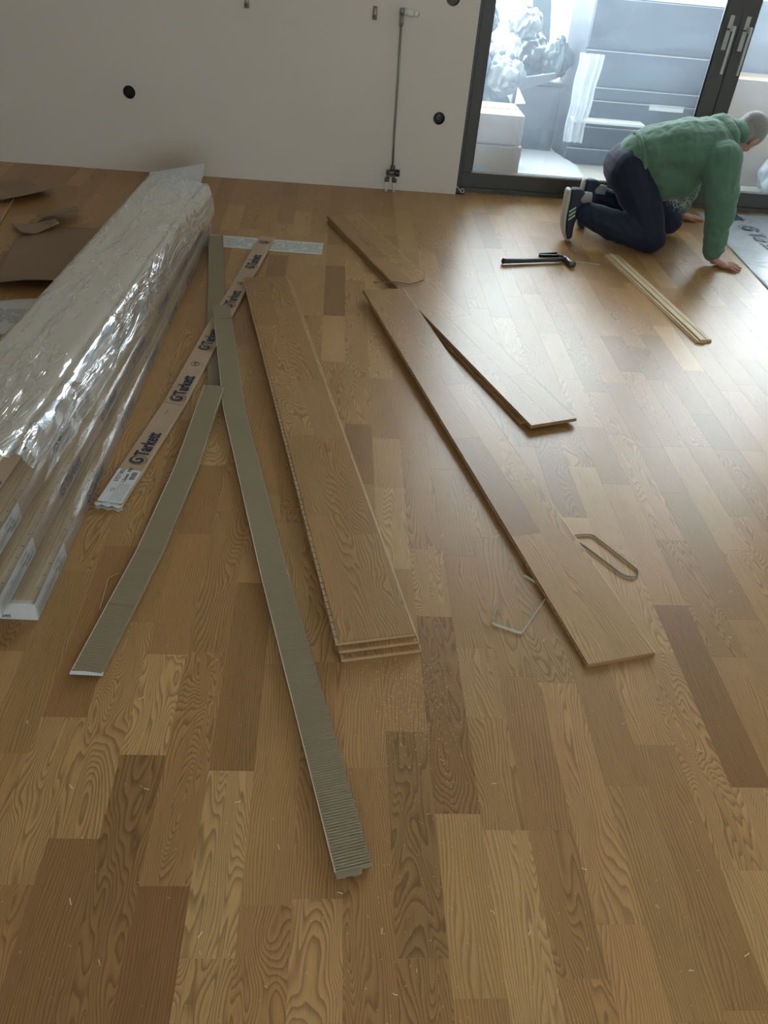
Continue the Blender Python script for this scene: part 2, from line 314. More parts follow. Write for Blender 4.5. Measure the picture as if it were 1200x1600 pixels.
c0 = math.floor((XL/K-SX0)/SW); c1 = math.ceil((XR/K-SX0)/SW); staves = []
for c in range(c0, c1):
    x0 = max((SX0+c*SW)*K, XL); x1 = min((SX0+(c+1)*SW)*K, XR)
    if x1-x0 < .004: continue
    ymax = (YW if (x0 < XD0) else YD)
    known = sorted(y*K for y in cols.get(c, []))
    ks = []
    for y in known:
        if not ks or y-ks[-1] > .12: ks.append(y)
    js = []
    pts = [YB]+ks+[ymax]
    for a, b in zip(pts[:-1], pts[1:]):
        js.append(a); gap = b-a
        if gap > .72:
            n = max(1, round(gap/.50)-1 + rs.choice((0, 0, 1))); cuts = sorted(a+gap*(i+1+rs.uniform(-.28, .28))/(n+1) for i in range(n)); js += cuts
    js.append(ymax)
    for a, b in zip(js[:-1], js[1:]):
        if b-a < .02: continue
        t = None
        for (tx, ty, tt) in TONES:
            if x0 <= tx*K < x1 and a <= ty*K < b: t = tt
        if t is None: t = min(1, max(0, rs.gauss(.48, .14)))
        fig = max(0, min(1, rs.choice((rs.uniform(0, .15), rs.uniform(.3, 1)))))
        staves.append((x0, x1, a, b, -.0122, 0.0, t, round(rs.random(), 4), fig))
def area(s):
    ps = [to_px((x, y, 0)) for x, y in ((s[0], s[2]), (s[1], s[2]), (s[1], s[3]), (s[0], s[3]))]
    if any(p is None for p in ps): return 0
    ps = [(min(1200, max(0, p[0])), min(1600, max(0, p[1]))) for p in ps]
    return abs(sum(ps[i][0]*ps[(i+1) % 4][1]-ps[(i+1) % 4][0]*ps[i][1] for i in range(4)))/2
staves.sort(key=area, reverse=True)
for s in staves[:290]: link(bpy.data.objects.new('stave', wood_mesh('stave', [s])), fl)
rest = link(bpy.data.objects.new('far_staves', wood_mesh('far_staves', staves[290:])), fl); rest['kind'] = 'stuff'

# ---------------------------------------------------------------- printed lettering
def text_mesh(s, size, off=.0):
    cu = bpy.data.curves.new('lettering', 'FONT'); cu.body = s; cu.size = size; cu.offset = off*size; cu.resolution_u = 3
    ob = bpy.data.objects.new('lettering', cu); COL.objects.link(ob); bpy.context.view_layer.update()
    g = bpy.context.evaluated_depsgraph_get(); me = bpy.data.meshes.new_from_object(ob.evaluated_get(g)); bpy.data.objects.remove(ob)
    return me
WORD = text_mesh('Tarkett', 1.0, .028)
wx = [v.co.x for v in WORD.vertices]; WORDW = max(wx)
for v in WORD.vertices: v.co.x *= .86
WORDW *= .86
def emblem_mesh():
    V, Fc = [], []
    def ribbon(pts, ws):
        b = len(V)
        for i, p in enumerate(pts):
            q0 = pts[max(0, i-1)]; q1 = pts[min(len(pts)-1, i+1)]; d = Vector((q1[0]-q0[0], q1[1]-q0[1])).normalized(); n = Vector((-d.y, d.x))
            V.append((p[0]+n.x*ws[i], p[1]+n.y*ws[i], 0)); V.append((p[0]-n.x*ws[i], p[1]-n.y*ws[i], 0))
        for i in range(len(pts)-1): Fc.append((b+2*i, b+2*i+1, b+2*i+3, b+2*i+2))
    N_ = 48
    ribbon([(.5*cos(2*pi*i/N_), .5*sin(2*pi*i/N_)) for i in range(N_+1)], [.022]*(N_+1))
    pts, ws = [], []
    for i in range(44):
        a = i/43; th = 3.9+a*8.2; r = .06+a*.40; pts.append((r*cos(-th)+.02, r*sin(-th))); ws.append(.035+.085*sin(pi*min(1, a*1.05))**1.2*(1-a*.55))
    ribbon(pts, ws)
    me = bpy.data.meshes.new('emblem'); me.from_pydata(V, [], Fc); me.update(); return me
EMB = emblem_mesh()
def frame_mtx(o, dx, dy):
    dx = Vector(dx).normalized(); n = dx.cross(Vector(dy)).normalized(); dy = n.cross(dx)
    m = Matrix((dx, dy, n)).transposed().to_4x4(); m.translation = Vector(o); return m
def put(me, name, mat, parent, mtx, sc):
    me = me.copy() if False else me
    key = me.name+mat.name
    m2 = put.cache.get(key)
    if m2 is None:
        m2 = me.copy(); m2.materials.clear(); m2.materials.append(mat); put.cache[key] = m2
    o = link(bpy.data.objects.new(name, m2), parent); sx, sy = sc if isinstance(sc, tuple) else (sc, sc)
    o.matrix_local = mtx @ Matrix.Diagonal((sx, sy, 1, 1)); return o
put.cache = {}
def brandmark(parent, o, dx, dy, h, mat, emblem=True, word=True, stretch=1.0):
    """o: lower left corner, h: height of capital letters"""
    m = frame_mtx(o, dx, dy); e = h*1.25
    if emblem: put(EMB, 'printed_emblem', mat, parent, m @ Matrix.Translation((e*.5, h*.45, 0)), (e*stretch, e))
    if word: put(WORD, 'printed_word', mat, parent, m @ Matrix.Translation((e*1.12*stretch, 0, 0)), (h/.70*stretch, h/.70))
TXT = {}
def caption(parent, s, o, dx, dy, h, mat):
    if s not in TXT: TXT[s] = text_mesh(s, 1.0, .012)
    put(TXT[s], 'printed_caption', mat, parent, frame_mtx(o, dx, dy), h/.70)
def barcode(parent, o, dx, dy, w_, h_, mat):
    V, Fc = [], []; x = 0; rb = random.Random(3)
    while x < w_:
        a = rb.choice((.0006, .0011, .0016)); b = len(V); V += [(x, 0, 0), (x+a, 0, 0), (x+a, h_, 0), (x, h_, 0)]; Fc.append((b, b+1, b+2, b+3)); x += a+rb.choice((.0008, .0014))
    ob = mobj('barcode', V, Fc, mat, parent); ob.matrix_local = frame_mtx(o, dx, dy)
def sticker(parent, o, dx, dy, w_, h_):
    """white label with text, o = lower left, dx reading direction"""
    dx = Vector(dx).normalized(); n = dx.cross(Vector(dy)).normalized(); dy = n.cross(dx); o = Vector(o)
    s = .0006
    V = [o+dx*a+dy*b+n*c for c in (-s, 0) for a, b in ((0, 0), (w_-.004, 0), (w_, .004), (w_, h_-.004), (w_-.004, h_), (0, h_))]
    Fc = [tuple(range(6))[::-1], tuple(range(6, 12))]+[(i, (i+1) % 6, 6+(i+1) % 6, 6+i) for i in range(6)]
    ob = mobj('label', V, Fc, M_LABEL, parent, label='white printed label'); e = n*.0005
    k = h_/.06
    caption(ob, '5727 002', o+dx*(w_*.60)+dy*h_*.70+e, dx, dy, .010*k, M_INK)
    caption(ob, '13mm  PN', o+dx*(w_*.60)+dy*h_*.40+e, dx, dy, .010*k, M_INK)
    caption(ob, 'CE', o+dx*(w_*.30)+dy*h_*.62+e, dx, dy, .009*k, M_PRINTG)
    barcode(ob, o+dx*(w_*.70)+dy*h_*.10+e, dx, dy, w_*.24, h_*.22, M_PRINTG)
    r4 = random.Random(5); V, Fc = [], []
    for j in range(7):
        x = .05*w_
        while x < w_*.55:
            l = r4.uniform(.002, .007); yy = h_*(.12+.07*j)
            b = len(V); V += [(x, yy, 0), (x+l, yy, 0), (x+l, yy+.0012, 0), (x, yy+.0012, 0)]; Fc.append((b, b+1, b+2, b+3)); x += l+.0015
    q = mobj('fine_print', V, Fc, M_PRINTG, ob); q.matrix_local = frame_mtx(o+e*.8, dx, dy)

# ---------------------------------------------------------------- loose floorboards
BW, BT, BL = .194, .0135, 2.283
def board(loc, rz, L, label, joints, tones, tilt=0.0, seed=1, group=None, figs=None, W=BW, tg=.009, core=None):
    b = empty('floorboard', loc, rz, label=label, cat='floorboard', group=group)
    b.rotation_euler = (tilt, 0, rz)
    rr = random.Random(seed); k = 0
    for row in (0, 1):
        x0 = -W/2+row*W/2; x1 = x0+W/2; js = [0]+joints[row]+[L]
        for i in range(len(js)-1):
            t = tones[row][i % len(tones[row])]; fg = (figs[row][i % len(figs[row])] if figs else rr.uniform(.2, 1))
            link(bpy.data.objects.new('stave', wood_mesh('stave', [(x0, x1, js[i], js[i+1], BT-.0035, BT, t, rr.random(), fg)])), b); k += 1
    # cross-cut softwood core: slats with narrow saw slots, standing out as tongue on the left and lower lip on the right
    bm = bmesh.new(); y = 0.0
    while y < L:
        l = min(.0245, L-y); add_box(bm, -W/2-tg, W/2+.001, y, y+l-.0032, .0022, BT-.0036); y += .0245
    bmobj('core_slats', bm, core or M_CORE, b, kind='stuff')
    bm = bmesh.new(); add_box(bm, -W/2+.001, W/2+.006, 0, L, 0, .0021); bmobj('backing_veneer', bm, M_EDGE, b)
    bm = bmesh.new(); add_box(bm, W/2+.0003, W/2+.0022, 0, L, BT-.0035, BT-.0006); bmobj('groove_lip', bm, M_SOFT, b)
    return b
def ang(ax, ay, bx_, by): return math.atan2(by-ay, bx_-ax)-pi/2
# stack of three between cardboard channel and long single board
rz = ang(.130, 1.149, -.251, 3.029); ex = Vector((cos(rz), sin(rz), 0)); ey = Vector((-sin(rz), cos(rz), 0))
base = P(.128, 1.140)
jn = [[.52, .98, 1.42, 1.88], [.30, .78, 1.18, 1.72, 2.0]]
board(base+ex*.010+ey*-.030, rz-.004, BL, 'bottom oak floorboard of the stack of three, its lower end sticking out furthest', jn, [[.4, .5], [.5, .4]], seed=2)
board(base+ex*.007+ey*-.014+Vector((0, 0, BT+.001)), rz-.003, BL, 'middle oak floorboard of the stack of three, sandwiched between the other two', jn, [[.4], [.5]], seed=3)
board(base+Vector((0, 0, 2*BT+.002)), rz, BL, 'top oak floorboard of the stack of three, with wavy swirling grain', [[.50, .93, 1.35, 1.78], [.40, .90, 1.30, 1.62, 1.95]],
      [[.42, .40, .55, .50, .35], [.40, .36, .45, .40, .5, .42]], seed=12, figs=[[.3, .5, .95, .9, .8], [.5, .6, .3, .5, .9, .8]])
# pair under the far right
rz2 = ang(.702, 2.062, .045, 3.874); b2 = P(.702, 2.062)
ex2 = Vector((cos(rz2), sin(rz2), 0)); ey2 = Vector((-sin(rz2), cos(rz2), 0))
board(b2-ex2*.012+ey2*.055, rz2-.004, 2.20, 'lower floorboard of the glossy pair pointing at the person, only its left edge showing', jn, [[.4], [.5]], seed=5, tg=.003, core=M_EDGE)  # darker core colour paints in the shade on the left edge
board(b2+Vector((0, 0, BT+.001)), rz2, 2.28, 'upper floorboard of the glossy pair in the glare, its far end crossed by a strap', [[.55, 1.10, 1.62], [.35, .9, 1.45, 1.95]],
      [[.55, .5, .45, .30], [.5, .55, .6, .5, .5]], seed=6, tg=.003, core=M_EDGE)  # core darkened here too, for the shaded side face
# long single board resting on the pair
rz3 = ang(.654, 1.118, .203, 2.970); b3 = P(.657, 1.122)
tl = math.asin(.0295/2.15)
board(b3, rz3, 2.262, 'long single floorboard with its far end on the glossy pair, covering two straps', [[.50, 1.02, 1.50, 1.95], [.76, 1.38, 1.80]],
      [[.62, .22, .45, .4, .4], [.60, .66, .42, .3]], tilt=tl, seed=8, tg=.004, core=M_EDGE, figs=[[.35, .1, .3, .5, .4], [.3, .7, .8, .5]])  # dark core stands for shade along this board's left side

# narrow moulding strips by the person's knee
mA = P(1.330, 3.618); mB = P(1.460, 2.745); rzm = math.atan2(mB.y-mA.y, mB.x-mA.x)-pi/2; mL = (mB-mA).length
md = empty('groove_strip', mA, rzm, label='narrow pale offcut strips of floorboard lying by the kneeling knee', cat='wood strip')
md.location = mA+Vector((.010, -.01, 0))
for x0, x1, h, nm in ((0.0, .030, .013, 'strip'), (.033, .068, .017, 'strip'), (.070, .086, .013, 'strip')):
    y1_ = mL-(.0 if x0 > .02 else .01)
    bm = bmesh.new(); add_box(bm, -x1, -x0, 0, y1_, 0.0, h*.45, .0004); add_box(bm, -x1+.004, -x0-.004, 0, y1_, h*.45, h, .0006)
    bmobj(nm, bm, M_SOFT, md)
# face turned: strips extend to the right of the line
md.scale = (-1, 1, 1)

# ---------------------------------------------------------------- cardboard channels and strips
def sweep(name, path, W, leg, t, mat, parent, corr=0.0, pitch=.0062, ncross=1, ragged=None, step=.03):
    """U-shaped cardboard channel, open side down; path = list of (x,y,z) of the top centre, z = top surface height"""
    pts = [Vector(p) for p in path]; ls = [0]
    for a, b in zip(pts[:-1], pts[1:]): ls.append(ls[-1]+(b-a).length)
    L = ls[-1]; st = pitch/4 if corr else step; n = max(2, int(L/st)); V = []; Fc = []
    prof = [(-W/2, -leg), (-W/2, -.001), (-W/2+.001, 0), (0, 0), (W/2-.001, 0), (W/2, -.001), (W/2, -leg), (W/2-t, -leg), (W/2-t, -t), (0, -t), (-W/2+t, -t), (-W/2+t, -leg)]
    m = len(prof)
    def at(s):
        i = 0
        while i < len(ls)-2 and s > ls[i+1]: i += 1
        f = (s-ls[i])/max(1e-6, ls[i+1]-ls[i]); return pts[i].lerp(pts[i+1], f), (pts[i+1]-pts[i]).normalized()
    for k in range(n+1):
        s = L*k/n; p, d = at(s); d2 = at(min(L, s+.05))[1]+at(max(0, s-.05))[1]; d2.z = 0; d2.normalize(); sd = Vector((d2.y, -d2.x, 0))
        c = corr*sin(2*pi*s/pitch)*max(0, 1-s/(L*.55)) if corr else 0
        for j, (a, h) in enumerate(prof):
            hh = h
            if 1 < j < 5: hh += c + .0004*noise.noise(p*9)
            z = max(.0004, p.z+hh)
            V.append((p.x+sd.x*a, p.y+sd.y*a, z))
    for k in range(n):
        for j in range(m):
            a = k*m+j; b = k*m+(j+1) % m; Fc.append((a, b, b+m, a+m))
    Fc.append(tuple(range(m))[::-1]); Fc.append(tuple(range(n*m, n*m+m)))
    return mobj(name, V, Fc, mat, parent), L
def channel(path, W, leg, mat, label, name='cardboard_channel', **k):
    org = Vector(path[0]); org.z = 0
    e = empty(name, org, label=label, cat='cardboard strip')
    o, L = sweep('channel_back', [Vector(p)-org for p in path], W, leg, .0022, mat, e, **k); return e, org
# long corrugated channel in front
c1, o1 = channel([P(.0755, .652)+Vector((0, 0, .020)), P(-.10, 1.34)+Vector((0, 0, .021)), P(-.27, 2.05)+Vector((0, 0, .028)), P(-.372, 2.635)+Vector((0, 0, .037))], .074, .015, M_GREYCARD,
        'long grey-green cardboard channel with ribbed near end, nearest to the camera', corr=.0012)
# light torn edge along the left leg and the folded end flap
def edge_strip(parent, org, path, off, name='torn_edge', mat=None):
    bm = bmesh.new()
    for a, b in zip(path[:-1], path[1:]):
        d = (b-a).normalized(); s = Vector((d.y, -d.x, 0)); a2 = a+s*off-org; b2_ = b+s*off-org
        w2 = s*.0011; vs_ = [bm.verts.new(q) for q in (a2-w2, a2+w2, b2_+w2, b2_-w2)]; up = Vector((0, 0, .0012))
        v2 = [bm.verts.new(v.co+up) for v in vs_]; bm.faces.new(vs_); bm.faces.new(v2)
        for i in range(4): bm.faces.new((vs_[i], vs_[(i+1) % 4], v2[(i+1) % 4], v2[i]))
    return bmobj(name, bm, mat or M_EDGECARD, parent, label='pale torn paper edge')
edge_strip(c1, o1, [P(.0755, .652)+Vector((0, 0, .0195)), P(-.10, 1.34)+Vector((0, 0, .0205)), P(-.27, 2.05)+Vector((0, 0, .0275)), P(-.372, 2.635)+Vector((0, 0, .0365))], -.0365)
q = P(-.372, 2.637)+Vector((0, 0, .037))-o1; dd = (P(-.395, 2.745)-P(-.372, 2.637)).normalized(); sdv = Vector((dd.y, -dd.x, 0))
V = [q-sdv*.037, q+sdv*.037, q+sdv*.037+dd*.12+Vector((0, 0, .003)), q-sdv*.035+dd*.125+Vector((0, 0, .008))]
V += [v-Vector((0, 0, .002)) for v in V]
mobj('end_flap', V, [(0, 1, 2, 3), (7, 6, 5, 4), (0, 4, 5, 1), (1, 5, 6, 2), (2, 6, 7, 3), (3, 7, 4, 0)], M_GREYCARD, c1)
# ragged near end
bm = bmesh.new(); rr = random.Random(4); bx0 = P(.0755, .652)-o1; d = (P(.0755, .652)-P(-.10, 1.34)).normalized(); s = Vector((-d.y, d.x, 0))
prev = None
for i in range(13):
    a = -.036+.006*i; l = rr.uniform(.002, .006)+(.009 if i < 9 else -.0); p0 = bx0+s*a+Vector((0, 0, .019)); p1 = p0+d*l-Vector((0, 0, .002))
    cur = (bm.verts.new(p0), bm.verts.new(p1), bm.verts.new(p0-Vector((0, 0, .0015))), bm.verts.new(p1-Vector((0, 0, .0015))))
    if prev: bm.faces.new((prev[0], cur[0], cur[1], prev[1])); bm.faces.new((prev[2], prev[3], cur[3], cur[2])); bm.faces.new((prev[1], cur[1], cur[3], prev[3]))
    prev = cur
bmobj('torn_end', bm, M_GREYCARD, c1)
# channel behind it, running to the white sheet
c2, o2 = channel([P(-.330, 2.150)+Vector((0, 0, .0085)), P(-.392, 2.58)+Vector((0, 0, .0085)), P(-.452, 3.07)+Vector((0, 0, .014)), P(-.503, 3.47)+Vector((0, 0, .030))], .074, .006, M_GREYCARD,
        'narrow grey-brown cardboard channel running back to the white printed sheet', step=.02)
# third, left
c3, o3 = channel([P(-.447, 1.050)+Vector((0, 0, .015)), P(-.420, 1.233)+Vector((0, 0, .0165)), P(-.395, 1.407)+Vector((0, 0, .0165)), P(-.362, 1.75)+Vector((0, 0, .022)), P(-.339, 2.147)+Vector((0, 0, .048))], .072, .010, M_GREYCARD,
        'olive cardboard channel with two creases, ending nearest the wrapped packs', corr=.0005, pitch=.008)
edge_strip(c3, o3, [P(-.447, 1.050)+Vector((0, 0, .0145)), P(-.420, 1.233)+Vector((0, 0, .016)), P(-.395, 1.407)+Vector((0, 0, .016)), P(-.362, 1.75)+Vector((0, 0, .0215)), P(-.339, 2.147)+Vector((0, 0, .0475))], -.0355)
for (x, y) in ((-.420, 1.233), (-.395, 1.407)):
    bm = bmesh.new(); add_box(bm, -.036, .036, -.0008, .0008, .0, .0006); o = bmobj('crease', bm, M_EDGE, c3); o.location = P(x, y)-o3+Vector((0, 0, .0172)); o.rotation_euler = (0, 0, radians(-8))
bm = bmesh.new(); add_box(bm, -.038, .038, -.006, .003, .0115, .0150); o = bmobj('pale_end', bm, M_LABEL, c3, label='pinkish white cut end'); o.location = P(-.447, 1.048)-o3; o.rotation_euler = (0, 0, radians(-2))
# printed kraft channel
tA, tM, tB = P(-.515, 1.640), P(-.450, 2.07), P(-.286, 3.530)
tp = [P(-.527, 1.583)+Vector((0, 0, .016)), tM+Vector((0, 0, .018)), P(-.393, 2.60)+Vector((0, 0, .019)), tB+Vector((0, 0, .016))]
c4, o4 = channel(tp, .078, .011, M_KRAFT, 'tan cardboard channel printed with dark blue lettering, white label at its near end', step=.03)
edge_strip(c4, o4, [v-Vector((0, 0, .0005)) for v in tp], .0385)
def on_strip(y):      # point on top of the printed channel at survey y
    for a, b in zip(tp[:-1], tp[1:]):
        if a.y <= y*K <= b.y: return a.lerp(b, (y*K-a.y)/(b.y-a.y)), (b-a).normalized()
for y, em, wd in ((1.775, 1, 1), (2.105, 1, 1), (2.44, 1, 1), (2.78, 1, 1), (3.165, 1, 1), (3.455, 1, 0)):
    p, d = on_strip(y); sd = Vector((d.y, -d.x, 0)); dz = Vector((0, 0, .0018))
    brandmark(c4, p+sd*.024-d*.03+dz-o4, d, -sd, .044, M_INK, em, wd, .84)
for y in (2.32, 2.99):
    p, d = on_strip(y); sd = Vector((d.y, -d.x, 0)); bm = bmesh.new()
    ring = [p-o4+Vector((0, 0, .0012))+sd*.017*cos(a*pi/8)+d*.015*sin(a*pi/8) for a in range(17)]; add_tube(bm, ring, .0006, 4, False); bmobj('stamp_ring', bm, M_INK, c4)
    caption(c4, 'PEFC', p-o4-d*.010+sd*.005+Vector((0, 0, .0018)), d, -sd, .008, M_INK)
p, d = on_strip(2.03); sd = Vector((d.y, -d.x, 0)); caption(c4, '1 2 3 4', p-o4-d*.03+sd*.0+Vector((0, 0, .0018)), d, -sd, .008, M_INK)
bm = bmesh.new(); add_box(bm, -.039, .039, -.0008, .0008, 0, .0005); o = bmobj('crease', bm, M_EDGE, c4); o.location = tM-o4+Vector((0, 0, .0185)); o.rotation_euler = (0, 0, radians(-12))
p, d = on_strip(1.586); sd = Vector((d.y, -d.x, 0))
sticker(c4, p-o4+sd*.037+Vector((0, 0, .0022))+d*.001, d, -sd, .168, .074)
# splayed torn mouth of that channel
bm = bmesh.new(); q = p-o4
for k, (zz, off) in enumerate(((.017, 0), (.0015, .004))):
    prev = None
    for i in range(9):
        a = -.041+.0102*i; up = .006*sin(pi*i/8)*(1-k); p0 = q+sd*a; p0.z = zz*.9+up*.3; p1 = p0-d*(.012+.004*sin(i*2.1))-Vector((0, 0, .0 if k else .003)); p1.z = max(.0008, p1.z-up*.2)
        c_ = (bm.verts.new(p0), bm.verts.new(p1))
        if prev: bm.faces.new((prev[0], c_[0], c_[1], prev[1]))
        prev = c_
o = bmobj('torn_mouth', bm, M_LABEL, c4, label='torn white paper mouth'); o.modifiers.new('t', 'SOLIDIFY').thickness = .0012
# printed sheet under the strips
pc = P(-.30, 3.465); rzp = math.atan2((3.529-3.546), (-.045+.549))
sh = box_obj('printed_sheet', (-.31, .31, -.081, .081, 0, .0016), M_PRINT, label='long white sheet with fine print lying under the cardboard strips', cat='paper')
sh.location = pc+Vector((0, 0, .0004)); sh.rotation_euler = (0, 0, rzp)

# ---------------------------------------------------------------- wrapped packs on the left
def pack(xa, ya, xb, yb, z0, h, W, label, marks, mat_word, sticker_y=None, first=.10, film=True, side_mat=None):
    """right lower edge from (xa,ya) to (xb,yb); local +y runs away from the camera, local x=0 is the right side"""
    A = P(xa, ya); B = P(xb, yb); rz_ = math.atan2(B.y-A.y, B.x-A.x)-pi/2; L = (B-A).length
    e = empty('flooring_pack', A+Vector((0, 0, z0)), rz_, label=label, cat='flooring pack')
    # cardboard sleeve on both long sides
    for nm, x0, x1 in (('side_sleeve', -.003, 0.0), ('side_sleeve', -W, -W+.003)):
        bm = bmesh.new(); add_box(bm, x0, x1, 0, L, 0, h)
        bmobj(nm, bm, side_mat or M_KRAFT, e)
    nb = max(1, int(round((h-.004)/.0140)))
    for i in range(nb):
        bm = bmesh.new(); z = .001+i*.0140
        add_box(bm, -W+.004, -.012, .012, L-.005, z, z+.0128, .0006); bmobj('board', bm, M_SOFT, e)
    # slotted tongue ledge of the top board
    bm = bmesh.new(); y = .015
    while y < L-.03: add_box(bm, -.026, -.0034, y, y+.042, h-.010, h-.0015); y += .046
    bmobj('tongue_slats', bm, M_SOFT, e, kind='stuff')
    # white end cap
    bm = bmesh.new(); add_box(bm, -W-.001, .001, -.002, .010, 0, h-.002, .002); add_box(bm, -W, 0, .010, .055, h-.004, h-.002, .0005)
    bmobj('end_cap', bm, M_LABEL, e, label='white paper end cap')
    bm = bmesh.new(); add_box(bm, -W-.001, .001, L-.010, L+.002, 0, h-.002, .002); bmobj('end_cap', bm, M_LABEL, e)
    capt = caption(e, 'Tarkett', (-W*.62, -.0026, h*.15), (1, 0, 0), (0, 0, 1), .014, M_INK)
    for m in marks:
        brandmark(e, (.0012, m*K-ya*K, h*.16), (0, 1, 0), (0, 0, 1), h*.62, mat_word)
    if sticker_y: sticker(e, (.0012, .004, .002), (0, 1, 0), (0, 0, 1), .235, h-.006)
    if film:
        # thin clear wrap following the pack, creased
        V, Fc = [], []; prof = [(.006, .004), (.0055, h*.5), (.005, h), (-.02, h+.005), (-W*.35, h+.005), (-W*.7, h+.005), (-W-.004, h+.003), (-W-.006, .004)]
        n = 130; m_ = len(prof)
        for k in range(n+1):
            y = -.006+(L+.012)*k/n
            for j, (a, b) in enumerate(prof):
                q = noise.noise(Vector((j*.9, y*7, z0*50)))*.0025+abs(noise.noise(Vector((j*1.7, y*2.2, 3+z0*9))))*.003
                nx, nz = (1, 0) if j < 2 else ((.6, .4) if j == 2 else ((0, 1) if j < 6 else (-1, 0)))
                V.append((a+nx*q, y, b+nz*q*(0.4)))
        for k in range(n):
            for j in range(m_-1): a = k*m_+j; Fc.append((a, a+m_, a+m_+1, a+1))
        mobj('clear_wrap', V, Fc, M_FILM, e, smooth=True, label='crinkled clear plastic wrap')
    return e, L
ph = .0575
pack(-.585, 1.195, -.536, 3.54, 0.0, ph, .200, 'bottom plastic-wrapped flooring pack, its right side lowest on the floor', (1.575, 1.92, 2.26, 2.60, 2.95, 3.25), M_INKV, 1)
pack(-.634, 1.150, -.542, 3.50, ph+.006, ph, .200, 'second wrapped flooring pack from the floor, white sticker on its side', (1.53, 1.87, 2.21, 2.56, 2.90, 3.22), M_INKV, 1)
pack(-.672, 1.200, -.560, 3.50, 2*(ph+.006), ph, .220, 'third wrapped flooring pack from the floor, directly under the topmost', (1.62, 1.97, 2.31, 2.65, 3.0), M_INKV, 1)
top, TL = pack(-.722, 1.22, -.580, 3.52, 3*(ph+.006), ph+.005, .250, 'topmost flooring pack draped in milky crumpled plastic', (1.28, 1.62), M_INKV, None, film=False, side_mat=M_KRAFT)
M_PALE = plain('pale_foam_sheet', (.78, .74, .60), .45, var=.08, scale=8)
bm = bmesh.new(); add_box(bm, -.25, .0, .012, TL-.004, ph+.0052, ph+.0085, .001); bmobj('cover_sheet', bm, M_PALE, top, label='pale cover sheet')
# big milky wrap: draped grid
def drape():
    W = .25; h = ph+.016; V, Fc = [], []; n = 190
    prof = [(-W-.018, -.06, -1), (-W-.016, -.02, -1), (-W-.012, .03, -1), (-W-.004, h, -.5)]
    for i in range(1, 14): prof.append((-W+W*.93*i/14, h+.002, 0))
    prof += [(-.012, h+.004, 0), (.002, h-.004, .5), (.014, h-.012, 1), (.020, h-.004, 1), (.030, h-.012, 1), (.036, h-.026, 1), (.042, h-.044, 1), (.046, .010, 1), (.050, -.015, 1), (.053, -.040, 1), (.056, -.062, 1), (.058, -.080, 1)]
    m = len(prof)
    for k in range(n+1):
        y = (TL+.03)*k/n
        for j, (a, b, sd) in enumerate(prof):
            # near end is cut ragged
            tt = j/(m-1); y0 = .36-.20*max(0, (tt-.45))*1.6+.03*noise.noise(Vector((j*.7, 0, 5)))
            if tt > .62: y0 = .30+.22*(tt-.62)+.03*noise.noise(Vector((j*.9, 2, 5)))
            yy = y0+(TL+.03-y0)*k/n
            f1 = noise.noise(Vector((a*22, yy*1.3, 7.7))); f2 = noise.noise(Vector((a*60+yy*6, yy*5.5, 1.1))); f3 = abs(noise.noise(Vector((a*35-yy*9, yy*9, 4.2))))
            near = max(0, 1-(yy-.3)/.9)
            amp = (.004+.010*near) if sd else (.0035+.009*near)
            dsp = amp*(.7*f1+.6*f2+.9*f3)+abs(amp*.3)
            lo = max(0, b*-1) if b < 0 else 0
            flare = .018*max(0, 1-(TL-yy)/.25) if sd > 0 else 0
            V.append((a+sd*(max(0, dsp)+flare)+(.010*f2 if sd > 0 else 0)*.6, yy, b+(dsp if sd == 0 else dsp*.3)))
    for k in range(n):
        for j in range(m-1): a = k*m+j; Fc.append((a, a+m, a+m+1, a+1))
    return mobj('milky_wrap', V, Fc, M_FILM2, top, smooth=True, label='milky crumpled plastic wrap')
drape()
# gathered bag end: upright flap and side flap to the floor
V, Fc = [], []; n = 22
for i in range(n+1):
    for j in range(7):
        x = -.262+.275*i/n; z = ph+.004+.0165*j*(.45+.65*i/n); y = TL+.02+.02*sin(j*.7)+.008*noise.noise(Vector((i*.5, j*.6, 9)))
        V.append((x+.005*j, y, z))
for i in range(n):
    for j in range(6): a = i*7+j; Fc.append((a, a+7, a+8, a+1))
mobj('bag_flap', V, Fc, M_FOIL, top, smooth=True, label='upright flap of the plastic bag end')
V, Fc = [], []; zb = -3*(ph+.006)
for i in range(15):
    for j in range(15):
        t = j/14; V.append((-.02+.062*(i/14)+.018*t+.006*noise.noise(Vector((i*.5, j*.4, 2))), TL+.018+.010*noise.noise(Vector((i*.4, j*.5, 6)))-.05*t*(1-i/14), (ph+.012)*(1-t)+(zb+.004)*t))
for i in range(14):
    for j in range(14): a = i*15+j; Fc.append((a, a+15, a+16, a+1))
mobj('bag_flap', V, Fc, M_FILM2, top, smooth=True, label='side flap of the plastic bag end')
V, Fc = [], []
for i in range(9):
    for j in range(9):
        t = j/8; V.append((-.25-.045*sin(pi*.5*t)*(1-.3*i/8)+.005*noise.noise(Vector((i, j, 1))), TL+.02-.14*i/8, (ph+.01)*(1-t)-.05*t+.02*sin(i)*.2))
for i in range(8):
    for j in range(8): a = i*9+j; Fc.append((a, a+9, a+10, a+1))
mobj('bag_flap', V, Fc, M_FILM2, top, smooth=True, label='folded plastic at the left far corner')

